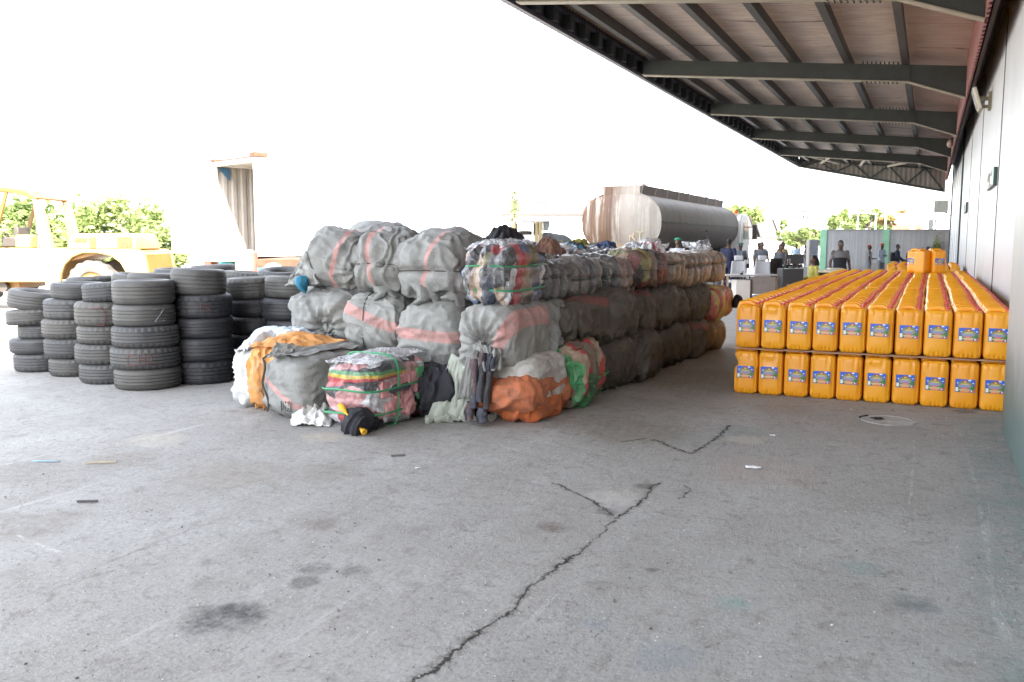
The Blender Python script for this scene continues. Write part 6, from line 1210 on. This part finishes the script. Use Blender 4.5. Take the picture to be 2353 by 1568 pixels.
def person(px, d, ytop, face, label, top, legs, skin=SKIN, sleeve='short', arms=('down', 'down'), seated=False, hat=None, hair='short', build=1.0, split=None, extra=None, female=False):
    """face: 0 looks at the camera, pi shows the back; top, legs: colours of clothing; ytop: photo height of the head or hat"""
    p = ond(px, 555, d); H = ond(px, ytop, d).z; hh = H-(.02 if hat else 0); drop = .46 if seated else 0
    s = (hh+drop)/1.76; s = max(.82, min(1.04, s)); dz = hh-(1.76*s-drop*1.0)
    t = thing('person', label, 'person', (p.x, p.y, 0), YAW+face, 'people standing and sitting in the yard')
    def V(x, y, z): return Vector((x*s*build, y*s, z*s-drop+(dz if not seated else dz)))
    hz = 0 if not seated else 0
    sh = .185 if not female else .165; J = {}
    for sg, arm in ((-1, arms[0]), (1, arms[1])):
        S = V(sg*sh, 0, 1.43)
        if arm == 'down': E, W, F = V(sg*(sh+.060), .02, 1.15), V(sg*(sh+.075), -.04, .90), V(sg*(sh+.075), -.06, .80)
        elif arm == 'front': E, W, F = V(sg*(sh+.05), .0, 1.15), V(sg*(sh-.02), -.24, 1.10), V(sg*(sh-.05), -.33, 1.11)
        elif arm == 'fold': E, W, F = V(sg*(sh+.05), -.03, 1.16), V(sg*.03, -.20, 1.17), V(-sg*.05, -.20, 1.18)
        elif arm == 'back': E, W, F = V(sg*(sh+.08), .10, 1.17), V(sg*.05, .16, 1.0), V(sg*.0, .17, .97)
        else: E, W, F = V(sg*(sh+.06), -.05, 1.18), V(sg*(sh+.0), -.28, .98), V(sg*(sh-.01), -.36, .94)
        J[sg] = (S, E, W, F)
    if seated: LG = {sg: (V(sg*.095, .0, .93), V(sg*.12, -.43, .94), V(sg*.12, -.44, .54), V(sg*.12, -.54, .48)) for sg in (-1, 1)}
    else: LG = {sg: (V(sg*.095, 0, .92), V(sg*.10, -.02, .50), V(sg*.105, .015, .085), V(sg*.11, -.12, .03)) for sg in (-1, 1)}
    tor = [(.86, .150, .105, 0), (.95, .160, .112, 0), (1.08, .140, .100, 0), (1.25, .160, .112, 0), (1.37, .178, .110, 0), (1.44, .135, .085, 0), (1.485, .06, .06, 0), (1.56, .054, .056, -.01), (1.60, .05, .06, -.015)]
    def T(g, z0=0, z1=9): return [(V(0, 0, z).z, (rx*build+g)*s, (ry+g)*s, cy*s) for z, rx, ry, cy in tor if z0 <= z <= z1]
    b = MB(); rings(b, T(0)); hc = V(0, -.015, 1.645); b.ball(hc, Vector((.074, .094, .112))*s, 12); b.ball(hc+Vector((0, -.03, -.055))*s, Vector((.055, .062, .055))*s, 8)
    b.ball(hc+Vector((0, -.100, -.012))*s, Vector((.016, .020, .022))*s, 6); b.ball(hc+Vector((0, -.088, -.05))*s, Vector((.026, .014, .010))*s, 6)
    for sg in (-1, 1):
        b.ball(hc+Vector((sg*.076, .0, -.01))*s, Vector((.012, .022, .034))*s, 6); S, E, W, F = J[sg]; capsule(b, [S, E, W], [.052*s, .042*s, .029*s])
        dr = (F-W).normalized(); sd = dr.cross(Vector((0, 1, 0)) if abs(dr.y) < .7 else Vector((0, 0, 1))).normalized()*1.0; nrm = dr.cross(sd)
        b.box(W+dr*.05*s, (.04*s, .04*s, .04*s)); capsule(b, [W, W+dr*.045*s, W+dr*.085*s], [.027*s, .034*s, .033*s], 8)
        for k, (o_, ln) in enumerate(((-.027, .075), (-.009, .088), (.009, .083), (.027, .064))):
            a0 = W+dr*.095*s+sd*o_*s; capsule(b, [a0, a0+dr*ln*.5*s+nrm*.006*s, a0+dr*ln*s+nrm*.020*s], [.0092*s, .0085*s, .0075*s], 6)
        a0 = W+dr*.03*s-sd*.03*s; capsule(b, [a0, a0+dr*.035*s-sd*.022*s+nrm*.01*s, a0+dr*.065*s-sd*.026*s+nrm*.016*s], [.012*s, .0105*s, .009*s], 6)
        A, K, N, TT = LG[sg]; capsule(b, [A, K, N], [.080*s, .058*s, .038*s]); capsule(b, [N, N*.6+TT*.4, TT], [.038*s, .036*s, .030*s])
    remesh(b, 'body', skin, .011, t)
    b = MB()
    for sg in (-1, 1): b.ball(hc+Vector((sg*.030, -.086, .012))*s, Vector((.013, .008, .009))*s, 6)
    b.build('eyes', plain('eye_white', (.5, .48, .45), .3), t)
    # clothing follows the body and ends at neck, cuff and waist
    b = MB(); rings(b, T(.016, .86 if not split else .85, 1.44)+[(V(0, 0, 1.475).z, .085*s, .07*s, 0)])
    for sg in (-1, 1):
        S, E, W, F = J[sg]
        if sleeve == 'long': capsule(b, [S, E, W], [.058*s, .051*s, .041*s])
        else: capsule(b, [S+Vector((-sg*.02*s, 0, -.01*s)), S*.35+E*.65], [.060*s, .056*s])
    o = remesh(b, 'shirt', plain('shirt_%02x%02x%02x' % tuple(int(255*c) for c in top), top, .8, 0, .15, 7, .4), .014, t)
    if split:
        b = MB(); rings(b, [(z, rx+.006, ry+.006, cy) for z, rx, ry, cy in T(.016, .85, 1.25)]+[(V(0, 0, 1.285).z, .184*build*s, .132*s, 0)]); remesh(b, 'shirt_panel', plain('dark_shirt_panel', split, .8), .014, t)
    b = MB(); rings(b, T(.012, .86, .95)+[(V(0, 0, 1.0).z, .155*s*build, .115*s, 0)])
    for sg in (-1, 1): A, K, N, TT = LG[sg]; capsule(b, [A, K, N], [.098*s, .076*s, .062*s])
    remesh(b, 'trousers', plain('trousers_%02x%02x%02x' % tuple(int(255*c) for c in legs), legs, .8, 0, .15, 6, .3), .014, t)
    b = MB()
    for sg in (-1, 1):
        N, TT = LG[sg][2:]; q = Vector((0, 0, .0)); capsule(b, [N+Vector((0, .03, -.045))*s, (N+TT)/2+Vector((0, 0, -.03))*s, TT], [.042*s, .044*s, .036*s], 8)
    remesh(b, 'shoes', plain('black_shoe', (.02, .018, .018), .4), .012, t)
    if hat:
        b = MB(); c = hc+Vector((.01, .005, .062))*s; b.lathe([(.0, .062*s), (.05*s, .058*s), (.085*s, .040*s), (.102*s, .018*s), (.096*s, 0), (.08*s, -.012*s), (0, -.01*s)], 20, 'Z', c); b.build('beret', plain('beret_%02x' % int(255*hat[0]), hat, .8, 0, .1, 5), t)
    elif hair == 'short':
        b = MB(); b.ball(hc+Vector((0, .014, .024))*s, Vector((.076, .090, .094))*s, 10); b.build('hair', HAIR, t)
    elif hair == 'long':
        b = MB(); b.ball(hc+Vector((0, .022, .02))*s, Vector((.086, .10, .105))*s, 10); capsule(b, [hc+Vector((0, .06, .0))*s, hc+Vector((0, .085, -.12))*s, hc+Vector((0, .08, -.24))*s], [.095*s, .095*s, .075*s]); remesh(b, 'hair', HAIR, .014, t)
    if extra: extra(t, V, J, s)
    return t
UNI = (.165, .185, .215); UNI2 = (.20, .215, .235)
def collar(col):
    def f(t, V, J, s): b = MB(); b.lathe([(.075*s, 0), (.07*s, .03*s), (.062*s, .03*s), (.066*s, 0)], 18, 'Z', V(0, -.005, 1.455), closed=True); b.build('collar', plain('collar_%02x' % int(255*col[0]), col, .7), t)
    return f
def phone(t, V, J, s): b = MB(); q = J[1][3]; b.box(q, (.08*s, .13*s, .02*s)); o = b.build('phone', M_BLKP); o.location = t.location; o.rotation_euler = t.rotation_euler; tag(o, 'dark phone held out by the guard in the red beret', 'phone')
def bag(t, V, J, s):
    b = MB(); b.box(V(0, .19, 1.18), (.30*s, .18*s, .42*s)); o = b.build('backpack', plain('navy_bag', (.012, .014, .024), .7), None, bevel=.05, seg=3); o.location = t.location; o.rotation_euler = t.rotation_euler; tag(o, 'dark backpack worn by the man in navy', 'backpack')
    b = MB(); b.box(V(.27, -.30, .72), (.12*s, .34*s, .26*s)); b.tube([V(.26, -.4, .80), V(.26, -.34, .93), V(.26, -.25, .80)], .012, 6); o = b.build('hand_bag', plain('charcoal_bag', (.03, .03, .033), .6), None, bevel=.02); o.location = t.location; o.rotation_euler = t.rotation_euler; tag(o, 'charcoal bag in the hand of the man in navy', 'bag')
def tie(t, V, J, s): b = MB(); b.prism([(-.03*s, V(0, 0, 1.47).z), (.03*s, V(0, 0, 1.47).z), (.02*s, V(0, 0, 1.28).z), (-.01*s, V(0, 0, 1.25).z)], -.145*s, -.128*s); b.build('shirt_front', plain('pale_blue_cloth', (.35, .42, .55), .7), t)
person(1932, 23.6, 552, .12, 'man in a grey and black two tone polo with khaki trousers beyond the yellow jerrycans', (.20, .195, .20), (.36, .29, .20), build=1.12, split=(.022, .022, .028), extra=lambda t, V, J, s: (lambda b: b.build('shirt_tail', plain('white_undershirt', (.62, .62, .64), .7), t))(rings_mb([(V(0, 0, .84).z, .172*s, .128*s, 0), (V(0, 0, .872).z, .176*s, .13*s, 0)])))
person(1675, 27.0, 549.5, 2.5, 'person in a navy suit seen from behind, under the far end of the tank', (.018, .022, .06), (.018, .022, .055), sleeve='long')
person(1702, 30.0, 557, .1, 'officer with a green beret and folded arms behind the left white chair', UNI, (.05, .055, .07), arms=('fold', 'fold'), hat=(.05, .20, .12), extra=tie)
person(1751, 30.0, 556.5, -.1, 'bareheaded officer in grey uniform behind the right white chair', UNI, (.05, .055, .07), SKIN2)
person(1794, 28.0, 561, .25, 'officer in grey uniform with a red collar tie right of the white chairs', UNI, (.06, .065, .08), SKIN2, arms=('front', 'down'), extra=collar((.55, .06, .05)))
person(1799, 33.0, 556, .2, 'person in a yellowish shirt standing right behind the red collared officer', (.42, .42, .20), (.06, .06, .08))
person(1745, 35.0, 558, .3, 'person mostly hidden behind the bareheaded officer', (.45, .47, .36), (.06, .06, .08))
person(1830, 44.0, 560, -.5, 'distant person in a light blue shirt standing in the sunlight', (.36, .48, .60), (.30, .34, .40), arms=('front', 'down'))
person(1852, 40.0, 563, 1.2, 'distant person in pale blue walking behind the steel cabinet', (.34, .40, .50), (.30, .32, .36))
person(1829, 26.0, 586, .1, 'seated person in black behind the monitor', (.03, .03, .035), (.03, .03, .035), seated=True, sleeve='long', arms=('front', 'front'))
person(1872, 24.4, 587.5, -1.35, 'seated woman with long black hair in a yellow top and black skirt', (.46, .42, .10), (.018, .018, .02), SKIN2, seated=True, hair='long', sleeve='long', arms=('front', 'front'), female=True)
person(1998, 36.0, 562, 1.35, 'guard in a red beret holding out a phone before the concrete wall', (.22, .22, .235), (.20, .23, .28), hat=(.58, .04, .03), arms=('down', 'front'), extra=phone)
person(2027, 37.0, 559, .5, 'guard in a red beret with arms crossed near the green pilaster', (.40, .45, .55), (.20, .21, .24), hat=(.55, .05, .03), arms=('fold', 'fold'), sleeve='long')
person(2063, 36.0, 561.5, 1.0, 'man in navy with a backpack and a bag before the concrete wall', (.018, .022, .045), (.018, .020, .04), sleeve='long', arms=('carry', 'carry'), extra=bag)
person(2122, 31.0, 570, -.3, 'short person whose head shows over the loose jerrycans', (.30, .10, .09), (.1, .1, .12)); person(2133, 32.0, 567, .9, 'person in a pale shirt behind the loose jerrycans', (.50, .54, .58), (.1, .1, .12))
person(2088, 36.0, 581, -.9, 'person in brown crouched on a seat left of the loose jerrycans', (.13, .10, .085), (.07, .06, .06), seated=True, sleeve='long', arms=('front', 'front'))
person(1558, 25.0, 545.5, 2.75, 'officer in a green beret and pale shirt seen from behind below the tank', (.46, .48, .52), (.08, .09, .11), hat=(.03, .24, .13), build=1.1)
# ================================================================== small litter on the concrete
def scrap(name, px, py, w_, l, rz, mat, label, cat, h=.006):
    q = onz(px, py); b = MB(); n = 6; vs, fs = [], []
    for j in range(n+1):
        for i in range(n+1): vs.append(((i/n-.5)*w_*(1+.2*noise.noise(Vector((j*.8, px, 1)))), (j/n-.5)*l, .003+h*(.5+noise.noise(Vector((i*.5, j*.5, px))))))
    for j in range(n):
        for i in range(n): a = j*(n+1)+i; fs.append((a, a+1, a+n+2, a+n+1))
    b.add(vs, fs); o = b.build(name, mat); s_ = o.modifiers.new('s', 'SOLIDIFY'); s_.thickness = .002; o.location = (q.x, q.y, .001); o.rotation_euler = (0, 0, rz); return tag(o, label, cat)
WP = plain('white_paper', (.75, .75, .76), .7)
scrap('paper_scrap', 1731, 1076, .11, .06, .3, WP, 'torn white paper scrap on the concrete before the jerrycans', 'paper scrap', .012)
scrap('blue_strip', 107, 1062, .20, .022, YAW, plain('blue_strip', (.22, .42, .55), .5), 'thin blue plastic strip on the concrete at the left', 'plastic strip')
for i, (px, py, l, rz, col, lab) in enumerate(((232, 1065, .22, YAW+.15, (.42, .36, .28), 'pale splinter of wood lying right of the blue strip'), (201, 1155, .13, YAW, (.07, .06, .07), 'short dark stick on the concrete at the left'), (915, 1049, .11, YAW+.2, (.12, .11, .1), 'thin dark twig on the concrete before the striped bale'))):
    q = onz(px, py); b = MB(); b.bar((-l/2, 0, .008), (l/2, 0, .010), .012); o = b.build('stick', plain('stick_%d' % i if False else 'stick_wood_'+'abc'[i], col, .8)); o.location = q; o.rotation_euler = (0, 0, rz); tag(o, lab, 'stick')
for i, (px, py, l) in enumerate(((1775, 1002, .045), (960, 1077, .04))):
    scrap('litter_fleck', px, py, l, l*.6, i, WP, ('white fleck of litter between the upper crack and the jerrycans', 'white fleck of litter on the concrete below the loose bales')[i], 'litter')
q = onz(2042, 967); t = thing('manhole', 'round cracked drain cover with an open hole in the concrete before the jerrycans', 'drain cover', (q.x, q.y, 0))
b = MB(); b.lathe([(.24, .0), (.24, .008), (.20, .010), (.20, .006), (0, .006)], 32); b.build('cover', plain('drain_concrete', (.32, .31, .295), .9, 0, .25, 7, .5), t)
b = MB(); n = 18; b.add([(-.09+.062*cos(2*pi*k/n)*(1+.3*sin(5*k)), .02+.075*sin(2*pi*k/n)*(1+.2*cos(3*k)), .0105) for k in range(n)], [tuple(range(n))]); b.build('hole', plain('drain_hole', (.012, .010, .009), 1), t)
o = MB().bar((q.x-.25, q.y+.02, .006), (q.x-.19, q.y+.12, .008), .02).build('drain_slot', plain('drain_hole', (.012, .01, .009), 1)); o.parent = None; tag(o, 'short dark iron bar left of the drain cover', 'bar')
r = random.Random(17); b = MB()
for k in range(1500):
    if k < 900: px, py = r.uniform(0, 2353), 900+668*r.random()**.8
    else:
        c = (((330, 1200), (80, 1130), (760, 1210), (1420, 1180), (700, 1320), (1900, 985), (1500, 1290), (1250, 1400), (2130, 985))[r.randrange(9)]); px, py = c[0]+r.gauss(0, 70), c[1]+r.gauss(0, 28)
    q = onz(px, min(1600, py)); s = r.uniform(.0016, .0052)*(1.7 if r.random() < .06 else 1)
    if q.x > .6: continue
    vs = [(q.x+s*x*r.uniform(.7, 1.4), q.y+s*y*r.uniform(.7, 1.4), max(.0, s*(z+.55)*.9)) for x, y, z in ((1, 0, 0), (0, 1, 0), (-1, 0, 0), (0, -1, 0), (0, 0, .8), (0, 0, -.5))]
    b.add(vs, [(0, 1, 4), (1, 2, 4), (2, 3, 4), (3, 0, 4), (1, 0, 5), (2, 1, 5), (3, 2, 5), (0, 3, 5)], 0 if r.random() < .55 else (1 if r.random() < .7 else 2))
tag(b.build('gravel', [plain('grey_grit', (.16, .155, .145), .9), plain('dark_grit', (.06, .055, .05), .9), plain('white_grit', (.6, .59, .57), .8)], smooth=False), 'loose grit and small stones scattered over the concrete', 'grit', None, 'stuff')
